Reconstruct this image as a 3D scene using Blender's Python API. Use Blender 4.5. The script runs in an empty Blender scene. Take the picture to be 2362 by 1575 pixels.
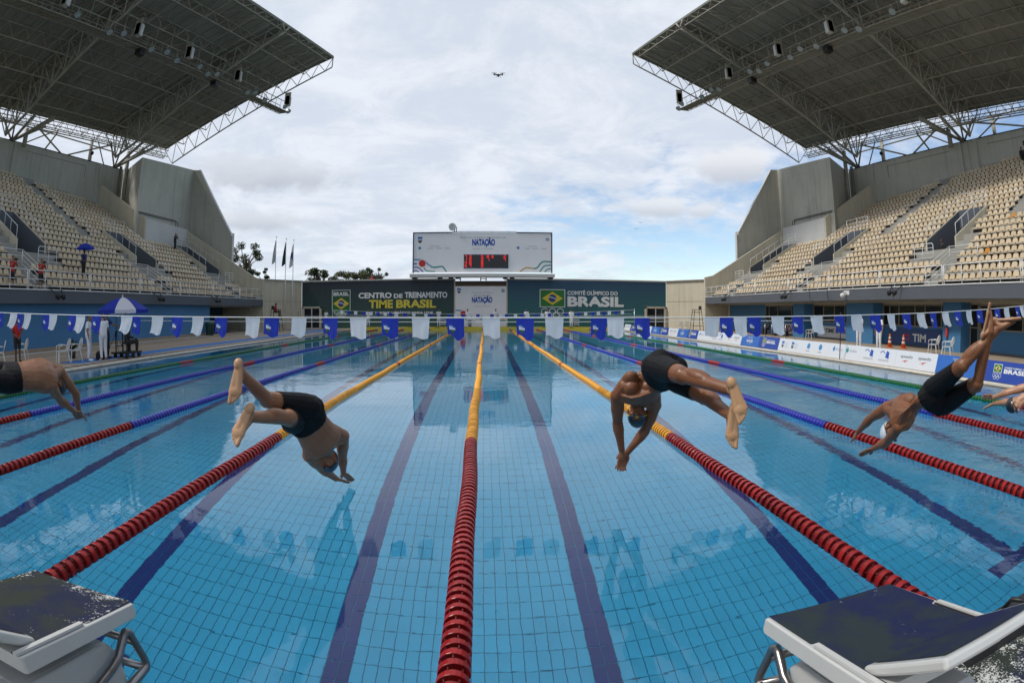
import bpy, bmesh, math, random
from math import pi, sin, cos, radians, sqrt, atan2
from mathutils import Vector, Matrix
import numpy as np
random.seed(7); np.random.seed(7)
S = bpy.context.scene
V = Vector

# ---------------------------------------------------------------- camera (a real fisheye lens, as in the photograph)
YAW, PITCH, ROLL = 0.0489, -0.0515, 0.0018
CAM = V((0.1633, -1.479, 1.5697))
cd = bpy.data.cameras.new('camera'); cam = bpy.data.objects.new('camera', cd); S.collection.objects.link(cam)
cd.type = 'PANO'
cd.sensor_width = 36.0; cd.sensor_fit = 'HORIZONTAL'
for host in (cd, getattr(cd, 'cycles', None)):
    try:
        host.panorama_type = 'FISHEYE_EQUISOLID'; host.fisheye_lens = 19.436; host.fisheye_fov = pi
    except Exception:
        pass
cd.clip_start = 0.02; cd.clip_end = 3000
_f = V((sin(YAW)*cos(PITCH), cos(YAW)*cos(PITCH), sin(PITCH))); _r = V((cos(YAW), -sin(YAW), 0)); _u = _r.cross(_f)
_r2 = _r*cos(ROLL) + _u*sin(ROLL); _u2 = _u*cos(ROLL) - _r*sin(ROLL)
_m = Matrix((_r2, _u2, -_f)).transposed().to_4x4(); _m.translation = CAM
cam.matrix_world = _m
S.camera = cam

# ---------------------------------------------------------------- sky, sun, exposure
S.view_settings.view_transform = 'Standard'; S.view_settings.look = 'None'
S.view_settings.exposure = EXPOSURE = 0.10; S.view_settings.gamma = 1.0
S.view_settings.use_curve_mapping = False
S.render.engine = 'CYCLES'
S.cycles.use_denoising = True
try: S.cycles.denoiser = 'OPENIMAGEDENOISE'
except Exception: pass
S.cycles.max_bounces = 9; S.cycles.diffuse_bounces = 3; S.cycles.glossy_bounces = 4
S.cycles.transmission_bounces = 6; S.cycles.transparent_max_bounces = 12
S.cycles.caustics_reflective = True; S.cycles.caustics_refractive = True
S.cycles.sample_clamp_indirect = 6.0; S.cycles.blur_glossy = 0.3

SUN_EL, SUN_AZ = radians(52), radians(-97)      # azimuth from +Y (away from the camera) towards +X; the sun stands high on the left
W = bpy.data.worlds.new('World'); S.world = W; W.use_nodes = True
nt = W.node_tree; nt.nodes.clear()
def wn(t, **k):
    n = nt.nodes.new(t)
    for a, b in k.items(): setattr(n, a, b)
    return n
def wl(a, b): nt.links.new(a, b)
def wmath(op, a, b=None, clamp=False):
    n = wn('ShaderNodeMath', operation=op, use_clamp=clamp)
    for i, x in enumerate((a, b)):
        if x is None: continue
        if isinstance(x, (int, float)): n.inputs[i].default_value = x
        else: wl(x, n.inputs[i])
    return n.outputs[0]
def wramp(x, a, b):
    n = wn('ShaderNodeMapRange', interpolation_type='SMOOTHSTEP'); wl(x, n.inputs[0])
    n.inputs[1].default_value = a; n.inputs[2].default_value = b
    return n.outputs[0]
sky = wn('ShaderNodeTexSky', sky_type='NISHITA', sun_disc=False, sun_elevation=SUN_EL, sun_rotation=SUN_AZ, air_density=1.0, dust_density=0.25, ozone_density=2.0)
bgs = wn('ShaderNodeBackground'); wl(sky.outputs[0], bgs.inputs[0]); bgs.inputs[1].default_value = 0.15
geo = wn('ShaderNodeTexCoord'); sep = wn('ShaderNodeSeparateXYZ'); wl(geo.outputs['Generated'], sep.inputs[0])
zc = wmath('ADD', wmath('MAXIMUM', sep.outputs[2], 0.0), 0.16)
px_ = wmath('DIVIDE', sep.outputs[0], zc); py_ = wmath('DIVIDE', sep.outputs[1], zc)
cmb = wn('ShaderNodeCombineXYZ'); wl(px_, cmb.inputs[0]); wl(py_, cmb.inputs[1])
def noise(vec, scale, detail, rough, off=(0,0,0), dist=0.0):
    mp = wn('ShaderNodeMapping'); wl(vec, mp.inputs[0]); mp.inputs[1].default_value = off
    n = wn('ShaderNodeTexNoise'); wl(mp.outputs[0], n.inputs[0])
    n.inputs['Scale'].default_value = scale; n.inputs['Detail'].default_value = detail
    n.inputs['Roughness'].default_value = rough; n.inputs['Distortion'].default_value = dist
    return n.outputs[0]
n_big = noise(cmb.outputs[0], 0.55, 5, 0.55, (3.1, 1.2, 0), 0.3)
n_med = noise(cmb.outputs[0], 2.6, 6, 0.62, (0.4, 5.2, 0), 0.35)
n_small = noise(cmb.outputs[0], 9.0, 4, 0.6, (7.0, 2.0, 0), 0.2)
# thin high cloud: nearly closed overhead and to the left, torn on the right and towards the horizon
side = wmath('MULTIPLY', sep.outputs[0], -0.24)
cover = wmath('ADD', wmath('ADD', wmath('MULTIPLY', n_big, 0.55), wmath('MULTIPLY', n_med, 0.42)), wmath('MULTIPLY', n_small, 0.20))
cover = wmath('ADD', cover, side)
cover = wmath('ADD', cover, wmath('MULTIPLY', wramp(sep.outputs[2], 0.03, 0.50), 0.17))
mask = wramp(cover, 0.45, 0.66)
mask = wmath('MULTIPLY', mask, 0.95)
# soft grey undersides and brighter tops
shade = noise(cmb.outputs[0], 2.4, 7, 0.66, (11.0, 4.0, 0), 0.4)
ccol = wn('ShaderNodeMixRGB'); wl(wramp(shade, 0.38, 0.66), ccol.inputs[0])
ccol.inputs[1].default_value = (0.66, 0.72, 0.82, 1); ccol.inputs[2].default_value = (0.83, 0.87, 0.94, 1)
bgc = wn('ShaderNodeBackground'); wl(ccol.outputs[0], bgc.inputs[0]); bgc.inputs[1].default_value = 0.97
mix1 = wn('ShaderNodeMixShader'); wl(mask, mix1.inputs[0]); wl(bgs.outputs[0], mix1.inputs[1]); wl(bgc.outputs[0], mix1.inputs[2])
# low cumulus puffs over the right-hand trees and grey banks on the left
def blob(d, rx, rz, k, seed):
    d = V(d).normalized(); r = V((d.y, -d.x, 0)).normalized(); u = r.cross(d)
    def dot(v):
        n = wn('ShaderNodeVectorMath', operation='DOT_PRODUCT'); wl(geo.outputs['Generated'], n.inputs[0]); n.inputs[1].default_value = v
        return n.outputs['Value']
    a = wmath('DIVIDE', dot(r), rx); b = wmath('DIVIDE', dot(u), rz)
    rr = wmath('SQRT', wmath('ADD', wmath('MULTIPLY', a, a), wmath('MULTIPLY', b, b)))
    nz = noise(geo.outputs['Generated'], 22.0, 5, 0.6, (seed, 0, 0), 0.2)
    v = wmath('ADD', rr, wmath('MULTIPLY', wmath('SUBTRACT', nz, 0.5), -1.3))
    front = wramp(dot(d), 0.0, 0.2)
    return wmath('MULTIPLY', wmath('MULTIPLY', wramp(v, 1.05, 0.45), front), k), b
last = mix1.outputs[0]
for d, rx, rz, k, seed, top, bot in PUFFS if 'PUFFS' in globals() else (
    ((0.42, 0.86, 0.262), 0.085, 0.042, 0.92, 3.0, (0.86, 0.88, 0.92), (0.60, 0.64, 0.72)),
    ((0.30, 0.93, 0.190), 0.060, 0.022, 0.88, 9.0, (0.84, 0.87, 0.92), (0.60, 0.65, 0.73)),
    ((0.385, 0.91, 0.185), 0.030, 0.016, 0.80, 14.0, (0.80, 0.84, 0.90), (0.60, 0.65, 0.73)),
    ((-0.38, 0.885, 0.245), 0.17, 0.040, 0.60, 21.0, (0.70, 0.73, 0.78), (0.44, 0.48, 0.55)),
    ((-0.42, 0.89, 0.165), 0.16, 0.022, 0.55, 31.0, (0.74, 0.76, 0.80), (0.50, 0.54, 0.60)),
):
    m, b = blob(d, rx, rz, k, seed)
    cc = wn('ShaderNodeMixRGB'); wl(wramp(b, -0.7, 0.5), cc.inputs[0]); cc.inputs[1].default_value = (*bot, 1); cc.inputs[2].default_value = (*top, 1)
    bb = wn('ShaderNodeBackground'); wl(cc.outputs[0], bb.inputs[0]); bb.inputs[1].default_value = 0.92
    mm = wn('ShaderNodeMixShader'); wl(m, mm.inputs[0]); wl(last, mm.inputs[1]); wl(bb.outputs[0], mm.inputs[2]); last = mm.outputs[0]
out = wn('ShaderNodeOutputWorld'); wl(last, out.inputs[0])

sl = bpy.data.lights.new('sun', 'SUN'); sl.energy = 2.6; sl.angle = radians(7); sl.color = (1.0, 0.96, 0.90)
sun = bpy.data.objects.new('sun', sl); S.collection.objects.link(sun)
_sd = V((sin(SUN_AZ)*cos(SUN_EL), cos(SUN_AZ)*cos(SUN_EL), sin(SUN_EL)))
sun.rotation_euler = _sd.to_track_quat('Z', 'Y').to_euler(); sun.location = _sd*80

# ---------------------------------------------------------------- helpers
COL = S.collection
def tag(o, label=None, cat=None, group=None, kind=None):
    if label: o['label'] = label
    if cat: o['category'] = cat
    if group: o['group'] = group
    if kind: o['kind'] = kind
    return o
def thing(name, label, cat, loc=(0,0,0), group=None, rz=0.0):
    o = bpy.data.objects.new(name, None); COL.objects.link(o); o.location = loc; o.rotation_euler = (0,0,rz)
    o.empty_display_size = 0.2
    return tag(o, label, cat, group)
def world_loc(o):
    p = V((0,0,0)); 
    while o is not None:
        p = o.rotation_euler.to_matrix() @ p + o.location if o.rotation_euler.z else p + o.location
        o = o.parent
    return p
class MB:
    """collects simple shapes (world coordinates) and links them as one mesh object"""
    def __init__(s): s.v=[]; s.f=[]; s.mi=[]; s.sm=[]; s.cur=0
    def add(s, vs, fs, smooth=False):
        b=len(s.v); s.v.extend([tuple(p) for p in vs]); s.f.extend([tuple(i+b for i in f) for f in fs])
        s.mi.extend([s.cur]*len(fs)); s.sm.extend([smooth]*len(fs)); return s
    def box(s, a, b):
        x0,x1=sorted((a[0],b[0])); y0,y1=sorted((a[1],b[1])); z0,z1=sorted((a[2],b[2]))
        return s.add([(x0,y0,z0),(x1,y0,z0),(x1,y1,z0),(x0,y1,z0),(x0,y0,z1),(x1,y0,z1),(x1,y1,z1),(x0,y1,z1)],
              [(0,3,2,1),(4,5,6,7),(0,1,5,4),(1,2,6,5),(2,3,7,6),(3,0,4,7)])
    def obox(s, c, ax, ay, az):
        c=V(c);ax=V(ax);ay=V(ay);az=V(az)
        vs=[c+ax*i+ay*j+az*k for k in(-1,1) for i,j in((-1,-1),(1,-1),(1,1),(-1,1))]
        return s.add(vs,[(0,3,2,1),(4,5,6,7),(0,1,5,4),(1,2,6,5),(2,3,7,6),(3,0,4,7)])
    def bar(s, p, q, w, h=None, up=(0,0,1)):
        p=V(p);q=V(q);d=q-p;L=d.length
        if L<1e-6: return s
        d/=L; u=V(up); a=d.cross(u)
        if a.length<1e-3: a=d.cross(V((1,0,0)))
        a.normalize(); b=a.cross(d); h=h or w
        return s.obox((p+q)/2,a*w/2,b*h/2,d*L/2)
    def tube(s, pts, r, n=6, cap=True, closed=False, smooth=True):
        P=[V(p) for p in pts]; m=len(P); R=r if isinstance(r,(list,tuple)) else [r]*m
        vs=[]; prev=None
        for i,p in enumerate(P):
            if closed: t=P[(i+1)%m]-P[i-1]
            else: t=(P[min(i+1,m-1)]-P[max(i-1,0)])
            t.normalize()
            if prev is None:
                a=t.cross(V((0,0,1)))
                if a.length<1e-3: a=t.cross(V((1,0,0)))
            else: a=prev-t*prev.dot(t)
            a.normalize(); b=t.cross(a); prev=a
            for k in range(n):
                c=2*pi*k/n; vs.append(p+(a*cos(c)+b*sin(c))*R[i])
        fs=[]
        for i in range(m if closed else m-1):
            j=(i+1)%m
            for k in range(n):
                l=(k+1)%n; fs.append((i*n+k,i*n+l,j*n+l,j*n+k))
        if cap and not closed: fs+= [tuple(range(n))[::-1], tuple((m-1)*n+k for k in range(n))]
        return s.add(vs,fs,smooth)
    def lathe(s, c, prof, n=16, axis=(0,0,1), smooth=True, cap=True):
        c=V(c); ax=V(axis).normalized(); a=ax.cross(V((0,0,1)))
        if a.length<1e-3: a=V((1,0,0))
        a.normalize(); b=ax.cross(a); vs=[]
        for r,h in prof:
            for k in range(n):
                t=2*pi*k/n; vs.append(c+ax*h+(a*cos(t)+b*sin(t))*r)
        fs=[(i*n+k,i*n+(k+1)%n,(i+1)*n+(k+1)%n,(i+1)*n+k) for i in range(len(prof)-1) for k in range(n)]
        if cap:
            if prof[0][0]>1e-5: fs.append(tuple(range(n))[::-1])
            if prof[-1][0]>1e-5: fs.append(tuple((len(prof)-1)*n+k for k in range(n)))
        return s.add(vs,fs,smooth)
    def ball(s, c, r, n=10, m=7, sc=(1,1,1)):
        prof=[(max(r*sin(pi*i/m),1e-6),-r*cos(pi*i/m)) for i in range(m+1)]
        b=len(s.v); s.lathe((0,0,0),prof,n,cap=False)
        for i in range(b,len(s.v)):
            x,y,z=s.v[i]; s.v[i]=(c[0]+x*sc[0],c[1]+y*sc[1],c[2]+z*sc[2])
        return s
    def prism(s, poly, d, smooth=False):
        """poly: list of 3D points (planar, any orientation), extruded by vector d"""
        d=V(d); n=len(poly); vs=[V(p) for p in poly]+[V(p)+d for p in poly]
        fs=[tuple(range(n))[::-1],tuple(range(n,2*n))]+[(i,(i+1)%n,(i+1)%n+n,i+n) for i in range(n)]
        return s.add(vs,fs,smooth)
    def quad(s,*p): return s.add(p,[tuple(range(len(p)))])
    def mesh(s, name, mats, off=(0,0,0)):
        me=bpy.data.meshes.new(name); off=V(off)
        v=np.array([tuple(p) for p in s.v],dtype=float)-np.array(off[:])
        me.from_pydata(v.tolist(),[],s.f)
        mats=mats if isinstance(mats,(list,tuple)) else [mats]
        for m in mats: me.materials.append(m)
        me.polygons.foreach_set('material_index',s.mi); me.polygons.foreach_set('use_smooth',s.sm)
        me.update(); return me
    def build(s, name, mats, parent=None, **k):
        off=world_loc(parent) if parent is not None else (0,0,0)
        me=s.mesh(name,mats,off)
        bm=bmesh.new(); bm.from_mesh(me); bmesh.ops.recalc_face_normals(bm,faces=bm.faces); bm.to_mesh(me); bm.free()
        o=bpy.data.objects.new(name,me); COL.objects.link(o)
        if parent is not None: o.parent=parent
        return tag(o,**k)
def link(name, me, parent=None, loc=(0,0,0), rot=None, **k):
    o=bpy.data.objects.new(name,me); COL.objects.link(o); o.location=loc
    if rot: o.rotation_euler=rot
    if parent is not None: o.parent=parent
    return tag(o,**k)
def copy_tree(o, parent=None):
    c=o.copy(); COL.objects.link(c); c.parent=parent
    for ch in o.children: copy_tree(ch,c)
    return c

def mat(name, col, rough=.55, metal=0., var=0.0, vscale=6., bump=0., bscale=40., spec=.5, coat=0., emit=None, dirt=None, alpha=None, obvar=0., trans=None, coords='Object', streak=0.):
    m=bpy.data.materials.new(name); m.use_nodes=True; t=m.node_tree; b=t.nodes['Principled BSDF']
    b.inputs['Base Color'].default_value=(*col,1); b.inputs['Roughness'].default_value=rough; b.inputs['Metallic'].default_value=metal
    b.inputs['Specular IOR Level'].default_value=spec; b.inputs['Coat Weight'].default_value=coat; b.inputs['Coat Roughness'].default_value=.12
    tc=t.nodes.new('ShaderNodeTexCoord').outputs[coords]
    last=None
    def nz(sc,det=5,ro=.6):
        n=t.nodes.new('ShaderNodeTexNoise'); t.links.new(tc,n.inputs[0]); n.inputs['Scale'].default_value=sc; n.inputs['Detail'].default_value=det; n.inputs['Roughness'].default_value=ro; return n.outputs[0]
    if var>0:
        h=t.nodes.new('ShaderNodeMixRGB'); t.links.new(nz(vscale),h.inputs[0])
        r=t.nodes.new('ShaderNodeMapRange'); t.links.new(h.inputs[0].links[0].from_socket,r.inputs[0]); r.inputs[1].default_value=.25; r.inputs[2].default_value=.75
        t.links.new(r.outputs[0],h.inputs[0])
        h.inputs[1].default_value=(*[c*(1-var) for c in col],1); h.inputs[2].default_value=(*[min(1,c*(1+var)) for c in col],1); last=h.outputs[0]
    if dirt:
        dcol,dsc,dlo,dhi=dirt
        h=t.nodes.new('ShaderNodeMixRGB'); r=t.nodes.new('ShaderNodeMapRange'); t.links.new(nz(dsc,8,.7),r.inputs[0]); r.inputs[1].default_value=dlo; r.inputs[2].default_value=dhi
        t.links.new(r.outputs[0],h.inputs[0])
        if last: t.links.new(last,h.inputs[1])
        else: h.inputs[1].default_value=(*col,1)
        h.inputs[2].default_value=(*dcol,1); last=h.outputs[0]
    if streak>0:
        mp=t.nodes.new('ShaderNodeMapping'); t.links.new(tc,mp.inputs[0]); mp.inputs[3].default_value=(1.6,1.6,.09)
        n=t.nodes.new('ShaderNodeTexNoise'); t.links.new(mp.outputs[0],n.inputs[0]); n.inputs['Scale'].default_value=1.6; n.inputs['Detail'].default_value=7; n.inputs['Roughness'].default_value=.7
        r=t.nodes.new('ShaderNodeMapRange'); t.links.new(n.outputs[0],r.inputs[0]); r.inputs[1].default_value=.50; r.inputs[2].default_value=.72; r.inputs[3].default_value=1; r.inputs[4].default_value=1-streak
        h=t.nodes.new('ShaderNodeHueSaturation'); t.links.new(last,h.inputs['Color']); t.links.new(r.outputs[0],h.inputs['Value']); last=h.outputs[0]
    if obvar>0:
        oi=t.nodes.new('ShaderNodeObjectInfo'); r=t.nodes.new('ShaderNodeMapRange'); t.links.new(oi.outputs['Random'],r.inputs[0]); r.inputs[3].default_value=1-obvar; r.inputs[4].default_value=1+obvar
        h=t.nodes.new('ShaderNodeHueSaturation')
        if last: t.links.new(last,h.inputs['Color'])
        else: h.inputs['Color'].default_value=(*col,1)
        t.links.new(r.outputs[0],h.inputs['Value']); last=h.outputs[0]
    if last: t.links.new(last,b.inputs['Base Color'])
    if bump>0:
        bp=t.nodes.new('ShaderNodeBump'); bp.inputs['Strength'].default_value=bump; bp.inputs['Distance'].default_value=.01; t.links.new(nz(bscale,4),bp.inputs['Height']); t.links.new(bp.outputs[0],b.inputs['Normal'])
    if emit:
        b.inputs['Emission Color'].default_value=(*emit[:3],1); b.inputs['Emission Strength'].default_value=emit[3]
    if trans:
        b.inputs['Transmission Weight'].default_value=trans
    return m
M={}
M['white_paint']=mat('white_paint',(.62,.63,.63),.4,var=.08,vscale=3)
M['white_plastic']=mat('white_plastic',(.60,.60,.58),.35,var=.05,vscale=8)
M['white_rail']=mat('white_rail',(.66,.67,.66),.4,var=.12,vscale=2)
M['white_cloth']=mat('white_cloth',(.78,.79,.82),.8,var=.05,vscale=20,bump=.3,bscale=60)
M['blue_cloth']=mat('blue_cloth',(.022,.045,.42),.65,var=.12,vscale=14,bump=.3,bscale=60)
for k in ('white_cloth','blue_cloth'):
    t=M[k].node_tree; o_=t.nodes['Material Output']; b_=t.nodes['Principled BSDF']
    tl=t.nodes.new('ShaderNodeBsdfTranslucent'); mx=t.nodes.new('ShaderNodeMixShader'); mx.inputs[0].default_value=.42
    tl.inputs[0].default_value=(.86,.88,.92,1) if k=='white_cloth' else (.02,.06,.55,1)
    t.links.new(b_.outputs[0],mx.inputs[1]); t.links.new(tl.outputs[0],mx.inputs[2]); t.links.new(mx.outputs[0],o_.inputs[0])
M['steel']=mat('steel',(.40,.41,.43),.28,1.0,var=.15,vscale=9)
M['steel_dark']=mat('steel_dark',(.05,.05,.055),.4,.6)
M['black_metal']=mat('black_metal',(.018,.018,.020),.45,.3)
M['black_rubber']=mat('black_rubber',(.02,.02,.022),.6)
M['black_cloth']=mat('black_cloth',(.012,.012,.014),.75)
M['concrete']=mat('concrete',(.30,.29,.26),.85,var=.14,vscale=.6,dirt=((.20,.19,.16),.35,.52,.85),bump=.25,bscale=18)
M['deck']=mat('deck',(.29,.225,.155),.7,var=.16,vscale=.8,dirt=((.17,.14,.11),.5,.5,.8),bump=.2,bscale=25)
M['beige_wall']=mat('beige_wall',(.50,.455,.35),.85,var=.07,vscale=.5,streak=.22,dirt=((.36,.33,.26),.28,.55,.9),bump=.15,bscale=12)
M['grey_wall']=mat('grey_wall',(.44,.43,.37),.85,var=.08,vscale=.35,streak=.25,dirt=((.32,.31,.27),.22,.5,.85),bump=.15,bscale=12)
M['slate']=mat('slate',(.080,.092,.110),.75,var=.08,vscale=.6,bump=.1)
M['blue_wall']=mat('blue_wall',(.042,.155,.31),.7,var=.07,vscale=.7,bump=.1)
M['dark_inside']=mat('dark_inside',(.02,.022,.025),.8)
M['glass_dark']=mat('glass_dark',(.018,.020,.022),.08,spec=.6,var=.4,vscale=.8)
M['seat']=mat('seat',(.54,.43,.285),.5,obvar=.07,var=.05,vscale=30)
M['seat_orange']=mat('seat_orange',(.52,.23,.03),.5,obvar=.05)
M['skin_tone']=None
# ================================================================ POOL
X0, X1, Y0, Y1, DEPTH = -12.5, 12.5, -0.24, 49.76, 3.0
def node_mat(name):
    m=bpy.data.materials.new(name); m.use_nodes=True; return m, m.node_tree, m.node_tree.nodes['Principled BSDF']
def nmath(t, op, a, b=None, c=None):
    n=t.nodes.new('ShaderNodeMath'); n.operation=op
    for i,x in enumerate((a,b,c)):
        if x is None: continue
        if isinstance(x,(int,float)): n.inputs[i].default_value=x
        else: t.links.new(x,n.inputs[i])
    return n.outputs[0]
TILE_C=(.065,.46,.70); LINE_C=(.010,.022,.16); GROUT=(.025,.16,.27)
M['tile']=mat('pool_tile',TILE_C,.35,obvar=.05,var=.07,vscale=1.3,coords='Object')
M['line_tile']=mat('line_tile',LINE_C,.35,obvar=.05,var=.08,vscale=1.3)
M['grout']=mat('grout',GROUT,.8)
# far floor and walls: the same tiling carried by the material, too fine to see singly
def grid_mat(name, ax):
    m,t,b=node_mat(name); tc=t.nodes.new('ShaderNodeTexCoord'); s=t.nodes.new('ShaderNodeSeparateXYZ'); t.links.new(tc.outputs['Object'],s.inputs[0])
    g=None
    for o,(i,step) in enumerate(ax):
        f=nmath(t,'FRACT',nmath(t,'DIVIDE',s.outputs[i],step)); q=nmath(t,'LESS_THAN',nmath(t,'ABSOLUTE',nmath(t,'SUBTRACT',f,.5)),.5-.0045/step)
        g=q if g is None else nmath(t,'MULTIPLY',g,q)
    mx=t.nodes.new('ShaderNodeMixRGB'); t.links.new(g,mx.inputs[0]); mx.inputs[1].default_value=(*GROUT,1); mx.inputs[2].default_value=(*TILE_C,1)
    t.links.new(mx.outputs[0],b.inputs['Base Color']); b.inputs['Roughness'].default_value=.4
    return m
M['floor_far']=grid_mat('pool_floor_tiling',((0,.125),(1,.25)))
M['wall_x']=grid_mat('pool_wall_tiling_x',((1,.25),(2,.125)))
M['wall_y']=grid_mat('pool_wall_tiling_y',((0,.25),(2,.125)))
TILED=17.76                                             # single tiles are built up to here
b=MB(); b.quad((X0,Y0,-DEPTH),(X1,Y0,-DEPTH),(X1,TILED,-DEPTH),(X0,TILED,-DEPTH))
pool_floor=b.build('pool_floor',M['grout'],kind='structure')
b=MB(); b.quad((X0,TILED,-DEPTH+.004),(X1,TILED,-DEPTH+.004),(X1,Y1,-DEPTH+.004),(X0,Y1,-DEPTH+.004)); b.build('pool_floor',M['floor_far'],kind='structure')
b=MB()
for x in (X0,X1): b.quad((x,Y0,-DEPTH),(x,Y1,-DEPTH),(x,Y1,.0),(x,Y0,.0))
b.build('pool_wall',M['wall_x'],kind='structure')
b=MB()
for y in (Y0,Y1): b.quad((X0,y,-DEPTH),(X1,y,-DEPTH),(X1,y,.0),(X0,y,.0))
b.build('pool_wall',M['wall_y'],kind='structure')
lanes=[-11.25+2.5*i for i in range(10)]
# lane lines on the far part of the floor, real strips a few mm proud
b=MB()
for lx in lanes:
    b.box((lx-.125,TILED,-DEPTH),(lx+.125,47.76,-DEPTH+.008)); b.box((lx-.5,47.7601,-DEPTH),(lx+.5,48.0,-DEPTH+.008))
b.build('lane_line',M['line_tile'],kind='structure')
def is_line(x,y):
    for lx in lanes:
        if abs(x-lx)<.125 and y>2.0: return True
        if abs(x-lx)<.5 and 1.76<y<2.01: return True
    return False
TW,TL,GAP=.125,.25,.0075
def tile_geo(mb, cx, cy, z0, jig=True):
    w=(TW-GAP)/2; l=(TL-GAP)/2; c=.0022
    dz=random.uniform(-.0006,.0006) if jig else 0
    z=z0+.004+dz
    mb.add([(cx-w,cy-l,z0),(cx+w,cy-l,z0),(cx+w,cy+l,z0),(cx-w,cy+l,z0),(cx-w+c,cy-l+c,z),(cx+w-c,cy-l+c,z),(cx+w-c,cy+l-c,z),(cx-w+c,cy+l-c,z)],
           [(4,5,6,7),(0,1,5,4),(1,2,6,5),(2,3,7,6),(3,0,4,7)])
near=[]
for j in range(int(round((TILED-Y0)/TL))):
    cy=Y0+TL*(j+.5)
    for i in range(200):
        cx=X0+TW*(i+.5); near.append((cx,cy))
def seen_size(p):
    d=V((p[0],p[1],-2.2))-CAM; c=d.normalized().dot(_f)
    if c<.62 or abs(d.x)/max(d.y+.3,.1)>1.15: return 0
    return 1/d.length_squared*abs(d.z)/d.length
near.sort(key=seen_size, reverse=True)
for k,nm in ((0,'tile'),(1,'line_tile')):
    mb=MB(); tile_geo(mb,0,0,0,False); me=mb.mesh('tile',M[nm])
    for (cx,cy) in near[:300]:
        if is_line(cx,cy)==bool(k):
            link('tile',me,pool_floor,(cx,cy,-DEPTH+.0001+random.uniform(-.0005,.0005)))
    mb=MB()
    for (cx,cy) in near[300:]:
        if is_line(cx,cy)==bool(k): tile_geo(mb,cx,cy,-DEPTH+.0001)
    mb.build('line_tiling' if k else 'floor_tiling',M[nm],pool_floor,kind='stuff')

# water
m,t,b=node_mat('pool_water')
b.inputs['Base Color'].default_value=(.80,.96,.99,1); b.inputs['Roughness'].default_value=0.0; b.inputs['IOR'].default_value=1.333
b.inputs['Transmission Weight'].default_value=1.0; b.inputs['Specular IOR Level'].default_value=.5
tc=t.nodes.new('ShaderNodeTexCoord').outputs['Object']; sp=t.nodes.new('ShaderNodeSeparateXYZ'); t.links.new(tc,sp.inputs[0])
def tn(scale,det=3,ro=.5,sc=(1,1,1),off=(0,0,0),dist=0):
    mp=t.nodes.new('ShaderNodeMapping'); t.links.new(tc,mp.inputs[0]); mp.inputs[1].default_value=off; mp.inputs[3].default_value=sc
    n=t.nodes.new('ShaderNodeTexNoise'); t.links.new(mp.outputs[0],n.inputs[0]); n.inputs['Scale'].default_value=scale; n.inputs['Detail'].default_value=det; n.inputs['Roughness'].default_value=ro; n.inputs['Distortion'].default_value=dist; return n.outputs[0]
def tr(x,a,c,lo=0.,hi=1.):
    n=t.nodes.new('ShaderNodeMapRange'); n.interpolation_type='SMOOTHSTEP'; t.links.new(x,n.inputs[0]); n.inputs[1].default_value=a; n.inputs[2].default_value=c; n.inputs[3].default_value=lo; n.inputs[4].default_value=hi; return n.outputs[0]
X=sp.outputs[0]; Y=sp.outputs[1]
swell=nmath(t,'MULTIPLY',tn(1.3,2,.4,off=(3,0,0)),.0042)
patch=tn(.33,3,.5,off=(5,9,0))
chop_r=nmath(t,'MULTIPLY',tr(X,3.0,5.5),tr(Y,17.,8.))                # the right lanes where the swimmers warmed up
chop_l=nmath(t,'MULTIPLY',tr(X,-2.8,-5.5,0,.55),tr(Y,17.,7.))
band=nmath(t,'MULTIPLY',nmath(t,'MULTIPLY',tr(Y,8.,11.),tr(Y,21.,14.)),.30)   # a belt of wavelets in mid pool
mask=nmath(t,'ADD',nmath(t,'ADD',nmath(t,'MULTIPLY',chop_r,tr(patch,.30,.62)),nmath(t,'MULTIPLY',chop_l,tr(patch,.36,.6))),nmath(t,'MULTIPLY',band,tr(patch,.38,.6)))
mask=nmath(t,'ADD',mask,.055)
rip=nmath(t,'ADD',nmath(t,'MULTIPLY',tn(4.2,3,.55,sc=(.75,1.25,1),dist=.5),.016),nmath(t,'MULTIPLY',tn(13.,2,.5,sc=(.8,1.2,1),off=(2,2,0)),.0028))
h=nmath(t,'ADD',swell,nmath(t,'MULTIPLY',rip,mask))
far=nmath(t,'MULTIPLY',tn(2.6,2,.5,sc=(.5,1.6,1),off=(8,1,0)),tr(Y,14.,40.,0,.0035)); h=nmath(t,'ADD',h,far)
bp=t.nodes.new('ShaderNodeBump'); bp.inputs['Strength'].default_value=1; bp.inputs['Distance'].default_value=1; t.links.new(h,bp.inputs['Height']); t.links.new(bp.outputs[0],b.inputs['Normal'])
M['water']=m
w=MB(); w.quad((X0-.12,Y0,0),(X1+.12,Y0,0),(X1+.12,Y1,0),(X0-.12,Y1,0)); w.build('water',M['water'],kind='structure')

# ground, decks, gutters
M['ground']=mat('ground_mat',(.10,.11,.07),.95,var=.2,vscale=.05)
g=MB(); R=900; z=-.05
for a in ((-R,-R,X0-.6,R),(X1+.6,-R,R,R),(X0-.6,-R,X1+.6,Y0-.6),(X0-.6,Y1+.6,X1+.6,R)): g.quad((a[0],a[1],z),(a[2],a[1],z),(a[2],a[3],z),(a[0],a[3],z))
g.build('ground',M['ground'],kind='structure')
d=MB(); d.box((-24,Y0-.2,-.04),(X0-.15,56,.03)); d.build('deck_left',M['deck'],kind='structure')
d=MB(); d.box((X1+.15,Y0-.2,-.04),(31,56,.03)); d.build('deck_right',M['deck'],kind='structure')
d=MB(); d.box((X0-.15,Y1+.45,-.04),(X1+.15,56,.03)); d.build('deck_far',M['deck'],kind='structure')
d=MB(); d.box((-24,-9,-.04),(31,Y0-.201,.03)); d.build('deck_near',M['deck'],kind='structure')
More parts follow.
